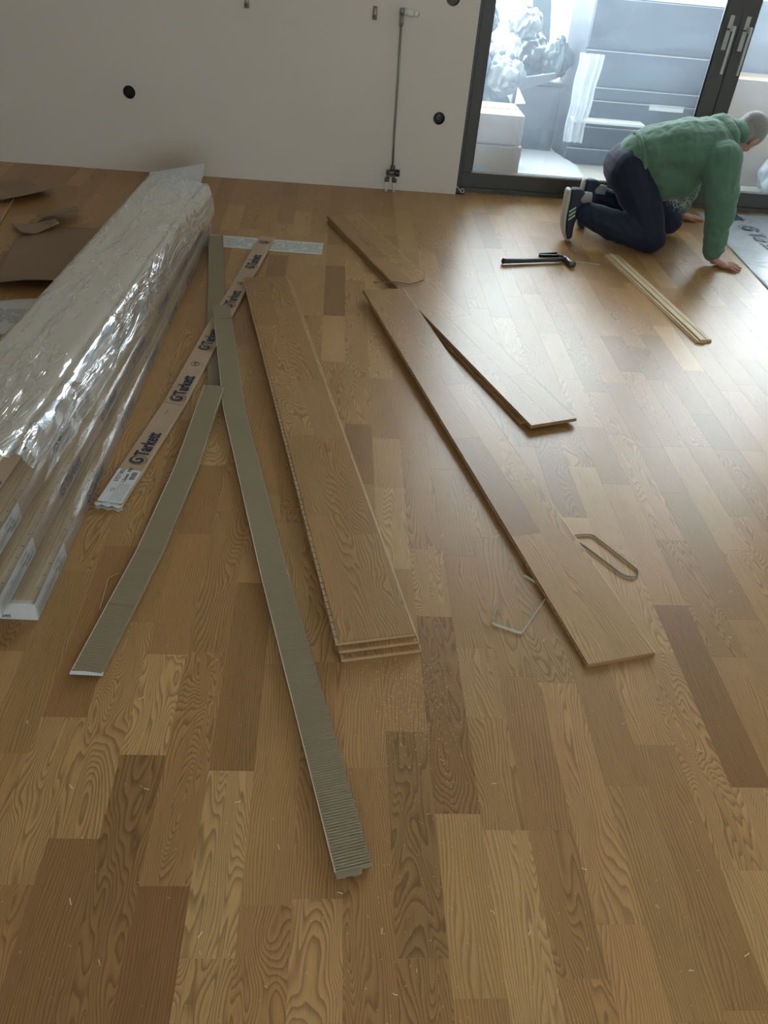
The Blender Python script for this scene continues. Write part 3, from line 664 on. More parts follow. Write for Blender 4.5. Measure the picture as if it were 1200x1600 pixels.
# ---------------------------------------------------------------- cardboard scraps at the far left
def sheet(name, poly, mat, label, cat, z=.002, t=.003, curl=None, sub=26):
    """poly: corner points (survey units) of a quad a,b,c,d; curl(u,v)->extra z"""
    a, b, c, d = [P(*p) for p in poly]; ctr = (a+b+c+d)/4; V, Fc = [], []
    for i in range(sub+1):
        for j in range(sub+1):
            u, v = i/sub, j/sub; p = a.lerp(b, u).lerp(d.lerp(c, u), v)-ctr
            V.append((p.x, p.y, z+(curl(u, v) if curl else 0)))
    for i in range(sub):
        for j in range(sub): q = i*(sub+1)+j; Fc.append((q, q+sub+1, q+sub+2, q+1))
    o = mobj(name, V, Fc, mat, smooth=True, label=label, cat=cat); o.location = ctr
    me = o.data
    if me.polygons[0].normal.z < 0: me.flip_normals()
    s = o.modifiers.new('thick', 'SOLIDIFY'); s.thickness = t; s.offset = 1
    return o
nz = lambda u, v, a, s: a*noise.noise(Vector((u*s, v*s, a*100)))
sheet('cardboard_sheet', [(-1.24, 2.80), (-.93, 2.86), (-.90, 3.52), (-1.33, 3.50)], M_CARD, 'large brown cardboard sheet with a curled ragged front edge, left of the packs', 'cardboard', .001, .003,
      lambda u, v: .045*max(0, 1-v*5)**1.5*(.8+.4*sin(u*3))+abs(nz(u, v, .003, 3)))
sheet('cardboard_sheet', [(-1.62, 3.55), (-1.30, 3.915), (-1.50, 4.10), (-1.80, 3.95)], M_CARD, 'brown cardboard piece with a raised serrated edge in the far left corner', 'cardboard', .004, .004,
      lambda u, v: .035*max(0, 1-v*1.6)+abs(nz(u, v, .004, 4))+(.0015 if int(u*26) % 2 and v == 0 else 0))
sheet('cardboard_flap', [(-1.275, 3.53), (-1.115, 3.60), (-1.15, 3.70), (-1.29, 3.63)], M_CARD, 'small bent grey-brown cardboard flap, the upper of the two flaps', 'cardboard', .012, .003,
      lambda u, v: .040*abs(u-.0)*0.6+.02*(1-v), 10)
sheet('cardboard_flap', [(-1.29, 3.36), (-1.16, 3.46), (-1.20, 3.545), (-1.37, 3.475)], M_CARD, 'small folded cardboard flap, the lower of the two flaps', 'cardboard', .006, .003,
      lambda u, v: .055*abs(u-.35)*(1-v*.4), 10)
sheet('cardboard_sheet', [(-1.52, 2.55), (-1.22, 2.63), (-1.22, 2.765), (-1.52, 2.72)], plain('grey_card', (.20, .19, .17), .6), 'dark grey card sheet edge below the curled cardboard', 'cardboard', .001, .002, lambda u, v: .02*v)
sheet('paper_sheet', [(-1.22, 2.45), (-1.0, 2.50), (-.98, 2.80), (-1.17, 2.74)], M_PRINT, 'white printed paper sheet poking out beside the packs', 'paper', .0008, .0008, lambda u, v: abs(nz(u, v, .003, 3)))
board(P(-1.390, 2.60), math.atan2(3.75-2.60, -1.54+1.39)-pi/2, 1.45, 'pale oak floorboard lying on the floor at the far left edge', [[.5, 1.0], [.3, .8, 1.2]], [[.8, .7, .75], [.7, .85]], seed=31)

# ---------------------------------------------------------------- plastic straps
def strap(pts, label, mat, w_=.0065, closed=False):
    pts = [P(x, y)+Vector((0, 0, z)) for x, y, z in pts]; org = pts[0].copy(); org.z = 0
    # round the corners
    q = [pts[0]]
    for i in range(1, len(pts)-1):
        a = pts[i].lerp(pts[i-1], min(.3, .012/max(.012, (pts[i]-pts[i-1]).length))); b = pts[i].lerp(pts[i+1], min(.3, .012/max(.012, (pts[i]-pts[i+1]).length)))
        q += [a, (a+b+pts[i]*2)/4, b]
    q.append(pts[-1]); bm = bmesh.new(); prev = None
    for i, p in enumerate(q):
        d = (q[min(i+1, len(q)-1)]-q[max(0, i-1)]); s = Vector((d.y, -d.x, 0)).normalized(); up = Vector((0, 0, w_)); t = s*.0006; z = p-org
        c_ = [bm.verts.new(z-t), bm.verts.new(z+t), bm.verts.new(z+t+up+s*.002), bm.verts.new(z-t+up+s*.002)]
        if prev:
            for k in range(4): bm.faces.new((prev[k], prev[(k+1) % 4], c_[(k+1) % 4], c_[k]))
        else: bm.faces.new(c_[::-1])
        prev = c_
    bm.faces.new(prev)
    o = bmobj('packing_strap', bm, mat, label=label, cat='strap'); o.location = org; return o
strap([(.60, 1.53, .001), (.663, 1.545, .001), (.700, 1.548, .001), (.785, 1.412, .001), (.770, 1.388, .001), (.738, 1.392, .001), (.665, 1.50, .001), (.610, 1.56, .001)], 'khaki plastic packing strap bent into a loop right of the long board', M_STRAPD)
strap([(.54, 1.335, .001), (.490, 1.382, .001)], 'short straight end of clear strap poking from the left edge of the long board', M_STRAP)
strap([(.545, 1.330, .001), (.452, 1.192, .001), (.386, 1.222, .001), (.412, 1.288, .001)], 'thin greenish clear strap bent in a corner left of the long board', M_STRAP)
strap([(.175, 3.115, .0012), (.225, 3.09, .016), (.262, 3.066, .0325), (.318, 3.050, .0325), (.378, 3.105, .0325), (.388, 3.185, .0325), (.395, 3.23, .018), (.40, 3.27, .0012)], 'dark plastic strap lying over the far end of the glossy board', M_STRAPD)
strap([(-.468, 1.232, .001), (-.472, 1.330, .001), (-.452, 1.345, .001), (-.435, 1.345, .001)][:3], 'thin straw-coloured strip beside the olive cardboard channel', M_SOFT, .003)

# ---------------------------------------------------------------- hammer with folding tool
hA = P(.756, 3.416); hB = P(1.075, 3.495); rzh = math.atan2(hB.y-hA.y, hB.x-hA.x); hL = (hB-hA).length
hm = empty('hammer', hA, rzh, label='dark hammer lying on the floor left of the kneeling person', cat='hammer')
bm = bmesh.new(); add_tube(bm, [(0, 0, .017), (.02, 0, .018), (.12, 0, .016), (.22, 0, .016), (hL-.02, 0, .018)], [.0155, .0165, .0145, .0135, .013], 14, True, (1, .8)); bmobj('handle', bm, plain('rubber_grip', (.05, .045, .035), .45), hm, True)
bm = bmesh.new(); add_tube(bm, [(0, 0, .017), (-.004, 0, .017)], [.0165, .012], 14); bmobj('butt_cap', bm, M_BLACK, hm)
bm = bmesh.new(); x = hL-.02
add_tube(bm, [(x, -.078, .018), (x, -.060, .018)], .019, 16); add_tube(bm, [(x, -.060, .018), (x, -.045, .018), (x, -.012, .018), (x, .02, .018)], [.019, .012, .015, .014], 14)
add_box(bm, x-.014, x+.014, -.014, .02, .004, .032, .003); bmobj('head', bm, M_STEEL, hm, True)
bm = bmesh.new(); vs_ = [(x-.012, .02, .006), (x+.012, .02, .006), (x+.012, .02, .030), (x-.012, .02, .030), (x-.010, .075, .012), (x+.010, .075, .012), (x+.010, .075, .015), (x-.010, .075, .015)]
vv = [bm.verts.new(v) for v in vs_]
for f in ((0, 1, 2, 3), (7, 6, 5, 4), (0, 4, 5, 1), (1, 5, 6, 2), (2, 6, 7, 3), (3, 7, 4, 0)): bm.faces.new([vv[i] for i in f])
bmobj('peen', bm, M_STEEL, hm)
kn = empty('tapping_bar', P(.945, 3.54), rzh-.1, label='black folding utility tool resting against the hammer head', cat='tool')
bm = bmesh.new(); add_box(bm, 0, .115, -.004, .010, .0, .012, .002); bmobj('grip', bm, M_BLACK, kn)
bm = bmesh.new(); add_box(bm, .01, .12, .012, .022, .0, .014, .002, Matrix.Rotation(radians(9), 4, 'Z')); bmobj('grip', bm, M_BLACK, kn)
sc = empty('screwdriver_blade', P(1.085, 3.51), rzh-.42, label='thin bright metal blade pointing from the hammer head to the right', cat='tool')
bm = bmesh.new(); add_box(bm, .0, .13, -.0022, .0022, .001, .0035); add_box(bm, .13, .16, -.005, .005, .001, .003, .001); bmobj('blade', bm, M_ALU, sc)

# ---------------------------------------------------------------- milky foil with lettering, right
fo = sheet('underlay_foil', [(1.93, 3.05), (2.9, 3.05), (2.95, 4.445), (1.995, 4.40)], M_FOIL, 'milky printed plastic foil on the floor right of the hand', 'plastic foil', .0012, .0003,
           lambda u, v: .004*abs(noise.noise(Vector((u*9, v*3, 2))))+.002*abs(noise.noise(Vector((u*3, v*14, 5)))), 46)
ctr = fo.location
def foil_mark(x, y, em, wd):
    o = P(x, y)+Vector((0, 0, .0085))-ctr
    brandmark(fo, o, (0.05, -1, 0), (1, .05, 0), .098, M_INKV, em, wd, 1.0)
foil_mark(2.155, 4.20, 1, 1); foil_mark(2.150, 4.70, 0, 1); foil_mark(2.13, 3.62, 1, 1); foil_mark(2.62, 4.0, 1, 1)

# ---------------------------------------------------------------- wall fittings
for i, (x, z, r) in enumerate(SOCK):
    lab = ('black empty round socket box at the left of the wall', 'black round socket box with a curled wire, right of the pipe', 'round grey capped wall box at the top right of the wall')[i]
    e = empty('socket_box', (x*K, YW, z*K), label=lab, cat='socket box')
    bm = bmesh.new(); R_ = r*K; n = 36
    rings = [[bm.verts.new((rr_*cos(2*pi*k/n), yy, rr_*sin(2*pi*k/n))) for k in range(n)] for rr_, yy in ((R_-.0005, -.0008), (R_-.003, -.0008), (R_-.003, .046), (.001, .046))]
    for a, b in zip(rings[:-1], rings[1:]):
        for k in range(n): bm.faces.new((a[k], a[(k+1) % n], b[(k+1) % n], b[k]))
    bmobj('cup', bm, M_BLACK if i < 2 else M_STEEL, e)
    if i < 2:
        pts = [(.012*cos(a*.5)*(.4+a*.05), .005+.002*a, .004+.014*sin(a*.5)) for a in range(11)]
        bm = bmesh.new(); add_tube(bm, pts, .0014 if i else .001, 6); bmobj('wire', bm, M_WPLAS if i else M_STEEL, e)
    else:
        bm = bmesh.new(); add_tube(bm, [(0, .012, 0), (0, .008, 0)], [R_*.8, R_*.75], 28); bmobj('lid', bm, plain('dull_cap', (.10, .085, .06), .5), e)
for i, (x, z) in enumerate(((-.443, .800), (.156, .798))):
    e = empty('pipe_stub', (x*K, YW, z*K), label=('grey pipe stub in a rough wall slot, high up left of the middle', 'grey pipe stub in a rough wall slot, just left of the radiator pipe')[i], cat='pipe')
    bm = bmesh.new(); add_tube(bm, [(.002, .02, .028), (.002, .0, .020), (.002, -.012, -.018)], .0075, 10); bmobj('stub', bm, plain('zinc', (.45, .45, .43), .4, .6), e, True)
    bm = bmesh.new(); add_tube(bm, [(.002, -.009, -.012), (.002, -.015, -.028)], .0105, 10); bmobj('nut', bm, M_STEEL, e)
pp = empty('radiator_pipe', (.297*K, YW, 0), label='thin grey heating pipe with valve and white connector on the wall', cat='pipe')
bm = bmesh.new(); add_tube(bm, [(.004, -.035, .145), (-.002, -.036, .30), (-.008, -.034, .65), (-.014, -.034, .92)], .0072, 12); bmobj('pipe', bm, plain('grey_pipe', (.26, .26, .22), .35, .4), pp, True)
bm = bmesh.new(); add_tube(bm, [(-.014, -.034, .90), (-.014, -.034, .955)], .012, 12); add_tube(bm, [(-.014, -.034, .955), (-.014, -.034, .988)], .015, 12); bmobj('elbow', bm, plain('nickel', (.35, .34, .31), .35, .6), pp, True)
bm = bmesh.new(); add_tube(bm, [(-.002, -.034, .972), (.048, -.036, .966)], .019, 16); add_tube(bm, [(.048, -.036, .966), (.078, -.037, .964)], .0155, 16); bmobj('connector', bm, M_WPLAS, pp, True, label='white plastic connector')
bm = bmesh.new(); add_tube(bm, [(.079, -.037, .964), (.081, -.037, .964)], .006, 10); bmobj('plug', bm, M_PRINTG, pp)
bm = bmesh.new(); add_tube(bm, [(.004, -.035, .155), (.004, -.035, .125)], .0155, 12); add_tube(bm, [(-.034, -.035, .112), (.026, -.035, .112)], .0165, 12)
add_tube(bm, [(-.004, -.036, .108), (-.018, -.040, .088), (-.026, -.040, .072)], .0105, 10); add_tube(bm, [(.004, -.036, .108), (.014, -.040, .088), (.021, -.040, .068)], .0105, 10)
add_tube(bm, [(-.026, -.040, .078), (-.026, -.040, .060)], .0155, 10); add_tube(bm, [(.021, -.040, .076), (.021, -.040, .058)], .0155, 10); bmobj('valve', bm, plain('valve_brass', (.17, .16, .14), .35, .7), pp, True)
bm = bmesh.new(); add_tube(bm, [(.026, -.035, .112), (.050, -.035, .112)], [.021, .020], 14); bmobj('valve_knob', bm, M_BLACK, pp)
for x in (-.026, .021):
    bm = bmesh.new(); add_tube(bm, [(x, -.040, .062), (x, -.040, .0005)], .0085, 12); bmobj('white_pipe', bm, M_WPLAS, pp, True, label='white plastic pipe into the floor')
bm = bmesh.new(); a = [(.66*K, YW+.055, .035), (.672*K, YW+.05, .022), (.685*K, YW+.045, .008)]+[((.692+.010*cos(t*.8))*K, YW+.040, .014+.012*sin(t*.8)) for t in range(-2, 8)]+[(.70*K, YW+.03, .001)]
add_tube(bm, [Vector(q) for q in a], .0022, 6); bmobj('cable_loop', bm, M_WPLAS, label='short white cord looped at the foot of the door frame', cat='cord')

# ---------------------------------------------------------------- the person
def capsule(bm, p0, p1, r0_, r1_, side=None, q=1.0, seg=14, rings=5):
    p0, p1 = Vector(p0)*K, Vector(p1)*K; r0_ *= K; r1_ *= K; d = (p1-p0); L = d.length; t = d.normalized() if L > 1e-6 else Vector((0, 0, 1))
    s = Vector(side) if side else (Vector((0, 1, 0)) if abs(t.y) < .9 else Vector((1, 0, 0)))
    s = (s-t*s.dot(t)).normalized(); b = t.cross(s)
    R = []
    for i in range(rings+1):
        a = -pi/2+pi/2*i/rings; R.append((p0+t*sin(a)*r0_, r0_*cos(a)))
    for i in range(rings+1):
        a = pi/2*i/rings; R.append((p1+t*sin(a)*r1_, r1_*cos(a)))
    vr = []
    for c, r in R:
        r = max(r, 1e-4); vr.append([bm.verts.new(c+s*cos(2*pi*k/seg)*r*q+b*sin(2*pi*k/seg)*r) for k in range(seg)])
    for a, c in zip(vr[:-1], vr[1:]):
        for k in range(seg): bm.faces.new((a[k], a[(k+1) % seg], c[(k+1) % seg], c[k]))
    bm.faces.new(vr[0][::-1]); bm.faces.new(vr[-1])
def ellipsoid(bm, c, ax, ay, az, rx, ry, rz_):
    m = Matrix((Vector(ax).normalized()*rx*K, Vector(ay).normalized()*ry*K, Vector(az).normalized()*rz_*K)).transposed().to_4x4(); m.translation = Vector(c)*K
    bmesh.ops.create_uvsphere(bm, u_segments=24, v_segments=16, radius=1, matrix=m)
def grown(name, bm, voxel, smooth_it, mat, parent, disp=None, label=None, clampz=True):
    me = bpy.data.meshes.new(name); bmesh.ops.recalc_face_normals(bm, faces=bm.faces[:]); bm.to_mesh(me); bm.free()
    o = bpy.data.objects.new(name, me); COL.objects.link(o)
    r = o.modifiers.new('r', 'REMESH'); r.mode = 'VOXEL'; r.voxel_size = voxel; r.use_smooth_shade = True
    s = o.modifiers.new('s', 'SMOOTH'); s.factor = .5; s.iterations = smooth_it
    g = bpy.context.evaluated_depsgraph_get(); me2 = bpy.data.meshes.new_from_object(o.evaluated_get(g)); bpy.data.objects.remove(o)
    me2.name = name
    if disp:
        ns = [v.normal.copy() for v in me2.vertices]
        for v, n_ in zip(me2.vertices, ns): v.co += n_*disp(v.co, n_)
    if clampz:
        for v in me2.vertices:
            if v.co.z < .0008: v.co.z = .0008
    for p_ in me2.polygons: p_.use_smooth = True
    me2.materials.clear(); me2.materials.append(mat)
    ob = link(bpy.data.objects.new(name, me2)); org = parent.location
    for v in me2.vertices: v.co -= org
    ob.parent = parent
    if label: ob['label'] = label
    return ob
def cloth_mat(name, c, rough=.85, weave=700, sheen=.22):
    s = NT(name); o = s.obj(); n = s.noise(o, 5, 3); n2 = s.noise(o, weave, 2)
    return s.pbr(Base_Color=s.mix(n, C4([x*.85 for x in c]), C4([x*1.12 for x in c])), Roughness=rough, Sheen_Weight=sheen, Sheen_Roughness=.5, Normal=s.bump(n2, .3, .0006))
M_HOOD = cloth_mat('green_sweatshirt', (.092, .195, .130)); M_JEAN = cloth_mat('navy_denim', (.006, .012, .036), .8, sheen=.03)
def skin_mat():
    s = NT('skin'); o = s.obj(); n = s.noise(o, 30, 4)
    return s.pbr(Base_Color=s.mix(n, C4((.42, .20, .14)), C4((.56, .31, .22))), Roughness=.5, Subsurface_Weight=.08, Subsurface_Radius=(.01, .004, .002), Normal=s.bump(s.noise(o, 220, 3), .25, .001))
M_SKIN = skin_mat()
def hair_mat():
    s = NT('grey_hair'); o = s.obj(); n = s.noise(s.n('Mapping', {0: o, 3: (250, 250, 60)}).outputs[0], 1, 3)
    return s.pbr(Base_Color=s.mix(n, C4((.13, .12, .11)), C4((.42, .41, .39))), Roughness=.6, Normal=s.bump(n, .8, .002))
M_HAIR = hair_mat()
pers = empty('person', P(1.5, 3.85), label='kneeling person in green hooded sweatshirt and dark jeans, leaning on both hands', cat='person')
HC = Vector((1.908, 3.915, .512)); crown = Vector((.80, .12, .58)).normalized(); face = Vector((.40, .50, -.77)); face = (face-crown*face.dot(crown)).normalized(); sidev = crown.cross(face).normalized()
def hp(a, b, c): return HC+face*a+crown*b+sidev*c     # face, crown, side (survey units)
def hand(bm, wr, dirv, up, sgn, L=.150, curl=0.0):
    """flat hand resting on the floor; L: wrist to middle fingertip in survey units"""
    d = Vector(dirv).normalized(); n_ = Vector((0, 0, 1)); s = n_.cross(d).normalized()*sgn; wr = Vector(wr); g = .0078
    palm0 = wr+d*.012; palm1 = wr+d*.068; palm0.z = max(.022, wr.z*.6); palm1.z = .015
    capsule(bm, wr, palm0, .024, .022, s, 1.15); capsule(bm, palm0, palm1, .0165, .0125, s, 2.0)
    for k, (off, ln, an) in enumerate(((-.0270, .062, -17), (-.0090, .072, -5), (.0090, .067, 7), (.0260, .052, 19))):
        a = radians(an)*1.0; dd = d*cos(a)+s*sin(a); b0 = palm1+s*off; b0.z = .013
        b1 = b0+dd*ln*.42; b1.z = .0165; b2_ = b0+dd*ln*.75; b2_.z = .011; b3_ = b0+dd*ln; b3_.z = .0072
        rr_ = .0074-(.0008 if k == 3 else 0)
        capsule(bm, b0-dd*.02, b1, rr_+.001, rr_, seg=10, rings=3); capsule(bm, b1, b2_, rr_, rr_-.0006, seg=10, rings=3); capsule(bm, b2_, b3_, rr_-.0006, rr_-.0016, seg=10, rings=3)
    a = radians(-48); dd = d*cos(a)+s*sin(a); b0 = palm0-s*.018+d*.010; b0.z = .018; b1 = b0+dd*.034; b1.z = .013; b2_ = b1+(d*cos(radians(-30))+s*sin(radians(-30)))*.028; b2_.z = .0085
    capsule(bm, b0, b1, .0125, .0088, seg=10); capsule(bm, b1, b2_, .0086, .0066, seg=10)
RW = (1.768, 3.578, .050); LW = (1.835, 4.232, .050)
bm = bmesh.new()
# skull, jaw, nose, ears, neck
ellipsoid(bm, hp(-.004, .012, 0), face, crown, sidev, .082, .070, .065)
ellipsoid(bm, hp(.026, -.030, 0), face, crown, sidev, .052, .062, .050)
ellipsoid(bm, hp(.046, -.066, 0), face, crown, sidev, .030, .024, .034)
capsule(bm, hp(.074, -.002, 0), hp(.091, -.030, 0), .008, .0125)
capsule(bm, hp(.070, .014, -.022), hp(.070, .014, .022), .010, .010)
capsule(bm, hp(.072, -.052, -.012), hp(.072, -.052, .012), .007, .007)
for sg in (-1, 1):
    ellipsoid(bm, hp(-.008, -.018, sg*.064), face, crown, sidev, .017, .027, .009)
    ellipsoid(bm, hp(.050, -.030, sg*.030), face, crown, sidev, .020, .018, .018)
capsule(bm, hp(-.030, -.040, 0), (1.80, 3.885, .470), .050, .056)
# trunk and limbs under the clothes
for a in (((1.80, 3.885, .46), (1.66, 3.865, .43), .055, .085, 1.3), ((1.66, 3.865, .43), (1.44, 3.87, .37), .085, .075, 1.1)): capsule(bm, a[0], a[1], a[2], a[3], (0, 1, 0), a[4])
capsule(bm, (1.73, 3.72, .42), (1.755, 3.615, .22), .055, .042); capsule(bm, (1.755, 3.615, .22), RW, .040, .025)
capsule(bm, (1.74, 4.02, .42), (1.80, 4.15, .22), .055, .042); capsule(bm, (1.80, 4.15, .22), LW, .040, .025)
capsule(bm, (1.41, 3.82, .30), (1.50, 3.69, .075), .062, .048); capsule(bm, (1.50, 3.69, .075), (1.175, 3.765, .145), .045, .030)
capsule(bm, (1.43, 3.93, .30), (1.67, 3.965, .075), .062, .048); capsule(bm, (1.67, 3.965, .075), (1.29, 4.0, .16), .045, .030)
hand(bm, RW, (1, -.36, 0), None, -1); hand(bm, LW, (1, .30, 0), None, 1)
body = grown('body', bm, .0027, 2, M_SKIN, pers)
# eyes, brows
for sg in (-1, 1):
    bm = bmesh.new(); ellipsoid(bm, hp(.069, .000, sg*.026)-Vector((1.5, 3.85, 0)), face, crown, sidev, .010, .010, .011); bmobj('eye', bm, M_WPLAS, pers, True)
# hair cap
bm = bmesh.new(); ellipsoid(bm, hp(-.008, .014, 0), face, crown, sidev, .085, .0735, .0685); ellipsoid(bm, hp(-.036, -.018, 0), face, crown, sidev, .052, .055, .058)
bmesh.ops.bisect_plane(bm, geom=bm.verts[:]+bm.edges[:]+bm.faces[:], plane_co=hp(.056, .03, 0)*K, plane_no=(face*.9-crown*.36), clear_outer=True)
bmesh.ops.holes_fill(bm, edges=bm.edges[:])
grown('hair', bm, .005, 2, M_HAIR, pers, lambda c, n_: .0016*noise.noise(c*160), 'close-cropped grey hair')
# sweatshirt
def folds(c, n_):
    f = .0095*noise.noise(Vector((c.x*9+c.z*7, c.y*5, c.z*13-c.x*10)))-.009*abs(noise.noise(Vector((c.x*5+c.z*6, c.y*3, c.z*9-c.x*9))))+.003+.003*noise.noise(c*40)
    arm = max(0, 1-c.z/.45)
    f += arm*.009*sin(c.z*95+8*noise.noise(c*8))*noise.noise(c*11)
    return f+.002
bm = bmesh.new(); Y_ = (0, 1, 0)
capsule(bm, (1.405, 3.865, .385), (1.47, 3.862, .405), .100, .118, Y_, 1.25)
capsule(bm, (1.47, 3.862, .405), (1.60, 3.860, .425), .118, .132, Y_, 1.30)
capsule(bm, (1.60, 3.860, .425), (1.70, 3.862, .440), .132, .125, Y_, 1.40)
capsule(bm, (1.70, 3.862, .440), (1.765, 3.872, .445), .125, .085, Y_, 1.55)
capsule(bm, (1.50, 3.835, .345), (1.60, 3.830, .320), .095, .100, Y_, 1.35)          # hanging belly
capsule(bm, (1.53, 3.80, .285), (1.64, 3.84, .290), .070, .055, Y_, 1.3)
capsule(bm, (1.725, 3.705, .425), (1.757, 3.622, .225), .088, .066); capsule(bm, (1.757, 3.622, .225), (1.764, 3.588, .080), .064, .047)
capsule(bm, (1.764, 3.588, .085), (1.766, 3.584, .060), .042, .036)
capsule(bm, (1.735, 4.02, .425), (1.80, 4.15, .225), .088, .064); capsule(bm, (1.80, 4.15, .225), (1.828, 4.222, .080), .062, .046); capsule(bm, (1.828, 4.222, .085), (1.833, 4.232, .060), .042, .036)
grown('sweatshirt', bm, .0062, 7, M_HOOD, pers, folds, 'green hooded sweatshirt')
# hem and cuffs as ribbed bands
def band(c, ax, sidev_, ra, rb, rt, nm):
    c = Vector(c)*K; ax = Vector(ax).normalized(); s = Vector(sidev_); s = (s-ax*s.dot(ax)).normalized(); b = ax.cross(s); bm = bmesh.new(); org = pers.location
    N_ = 72; pts = [c+s*cos(2*pi*i/N_)*ra*K+b*sin(2*pi*i/N_)*rb*K-org+ax*.006*noise.noise(Vector((i*.35, 1, 2))) for i in range(N_+1)]
    add_tube(bm, pts, rt, 8, False); return bmobj(nm, bm, M_HOOD, pers, True)
band((1.766, 3.586, .066), (.05, -.1, -1), (1, 0, 0), .038, .038, .009, 'cuff'); band((1.831, 4.228, .066), (.1, .2, -1), (1, 0, 0), .038, .038, .009, 'cuff')
band((1.395, 3.866, .375), (1, 0, .28), Y_, .128, .108, .012, 'waistband')
# hood lying bunched round the neck
bm = bmesh.new()
for t in range(0, 15):
    a = -1.5+3.0*t/14; y = 3.885+.105*sin(a); z = .505+.040*cos(a); x = 1.775-.02*cos(a)
    a2 = -1.5+3.0*min(14, t+1)/14
    capsule(bm, (x, y, z), (1.775-.02*cos(a2), 3.885+.105*sin(a2), .505+.040*cos(a2)), .036, .036)
for t in range(0, 13):
    a = -1.35+2.7*t/12; a2 = -1.35+2.7*min(12, t+1)/12
    capsule(bm, (1.835+.010*cos(a), 3.888+.082*sin(a), .492+.052*cos(a)), (1.835+.010*cos(a2), 3.888+.082*sin(a2), .492+.052*cos(a2)), .023, .023)
capsule(bm, (1.69, 3.865, .540), (1.75, 3.89, .552), .026, .034, Y_, 1.9); capsule(bm, (1.75, 3.89, .552), (1.835, 3.895, .528), .034, .034, Y_, 1.8)
capsule(bm, (1.78, 3.80, .49), (1.83, 3.805, .44), .028, .018); capsule(bm, (1.78, 3.97, .49), (1.83, 3.965, .44), .028, .018)
grown('hood', bm, .005, 4, M_HOOD, pers, lambda c, n_: .005*noise.noise(Vector((c.x*22, c.y*9, c.z*22)))+.002*noise.noise(c*50), 'green hood bunched at the neck')
# frayed lining threads under the belly
bm = bmesh.new(); rr = random.Random(9)
for i in range(34):
    x = 1.60+rr.uniform(-.04, .05); y = 3.74+rr.uniform(-.02, .03); z = .225+rr.uniform(-.005, .03); pts = []; p_ = Vector((x, y, z))
    for k in range(6): pts.append(p_*K-pers.location); p_ = p_+Vector((rr.uniform(-.014, .014), rr.uniform(-.01, .01), rr.uniform(-.014, .006)))
    add_tube(bm, pts, .0007, 4)
bmobj('frayed_threads', bm, M_LABEL, pers, label='white frayed threads', kind='stuff')
# jeans
def jf(c, n_):
    kn_ = max(0, 1-c.z/.35)
    return .006*noise.noise(c*11)-.006*abs(noise.noise(Vector((c.x*12, c.y*4, c.z*10))))+.007*kn_*sin(c.x*70+c.z*40+6*noise.noise(c*6))*noise.noise(c*9+Vector((3, 1, 2)))+.002
bm = bmesh.new()
capsule(bm, (1.375, 3.83, .325), (1.375, 3.91, .325), .112, .112); capsule(bm, (1.375, 3.87, .33), (1.45, 3.87, .37), .112, .100, Y_, 1.15)
capsule(bm, (1.385, 3.815, .30), (1.455, 3.735, .17), .102, .082); capsule(bm, (1.455, 3.735, .17), (1.500, 3.690, .072), .082, .068)
capsule(bm, (1.500, 3.690, .072), (1.34, 3.725, .098), .068, .070); capsule(bm, (1.34, 3.725, .098), (1.195, 3.760, .140), .070, .057)
capsule(bm, (1.405, 3.925, .30), (1.56, 3.955, .17), .102, .082); capsule(bm, (1.56, 3.955, .17), (1.675, 3.967, .072), .082, .066)
capsule(bm, (1.675, 3.967, .072), (1.48, 3.985, .105), .064, .064); capsule(bm, (1.48, 3.985, .105), (1.305, 4.0, .155), .064, .050)
grown('jeans', bm, .0062, 6, M_JEAN, pers, jf, 'dark navy jeans')
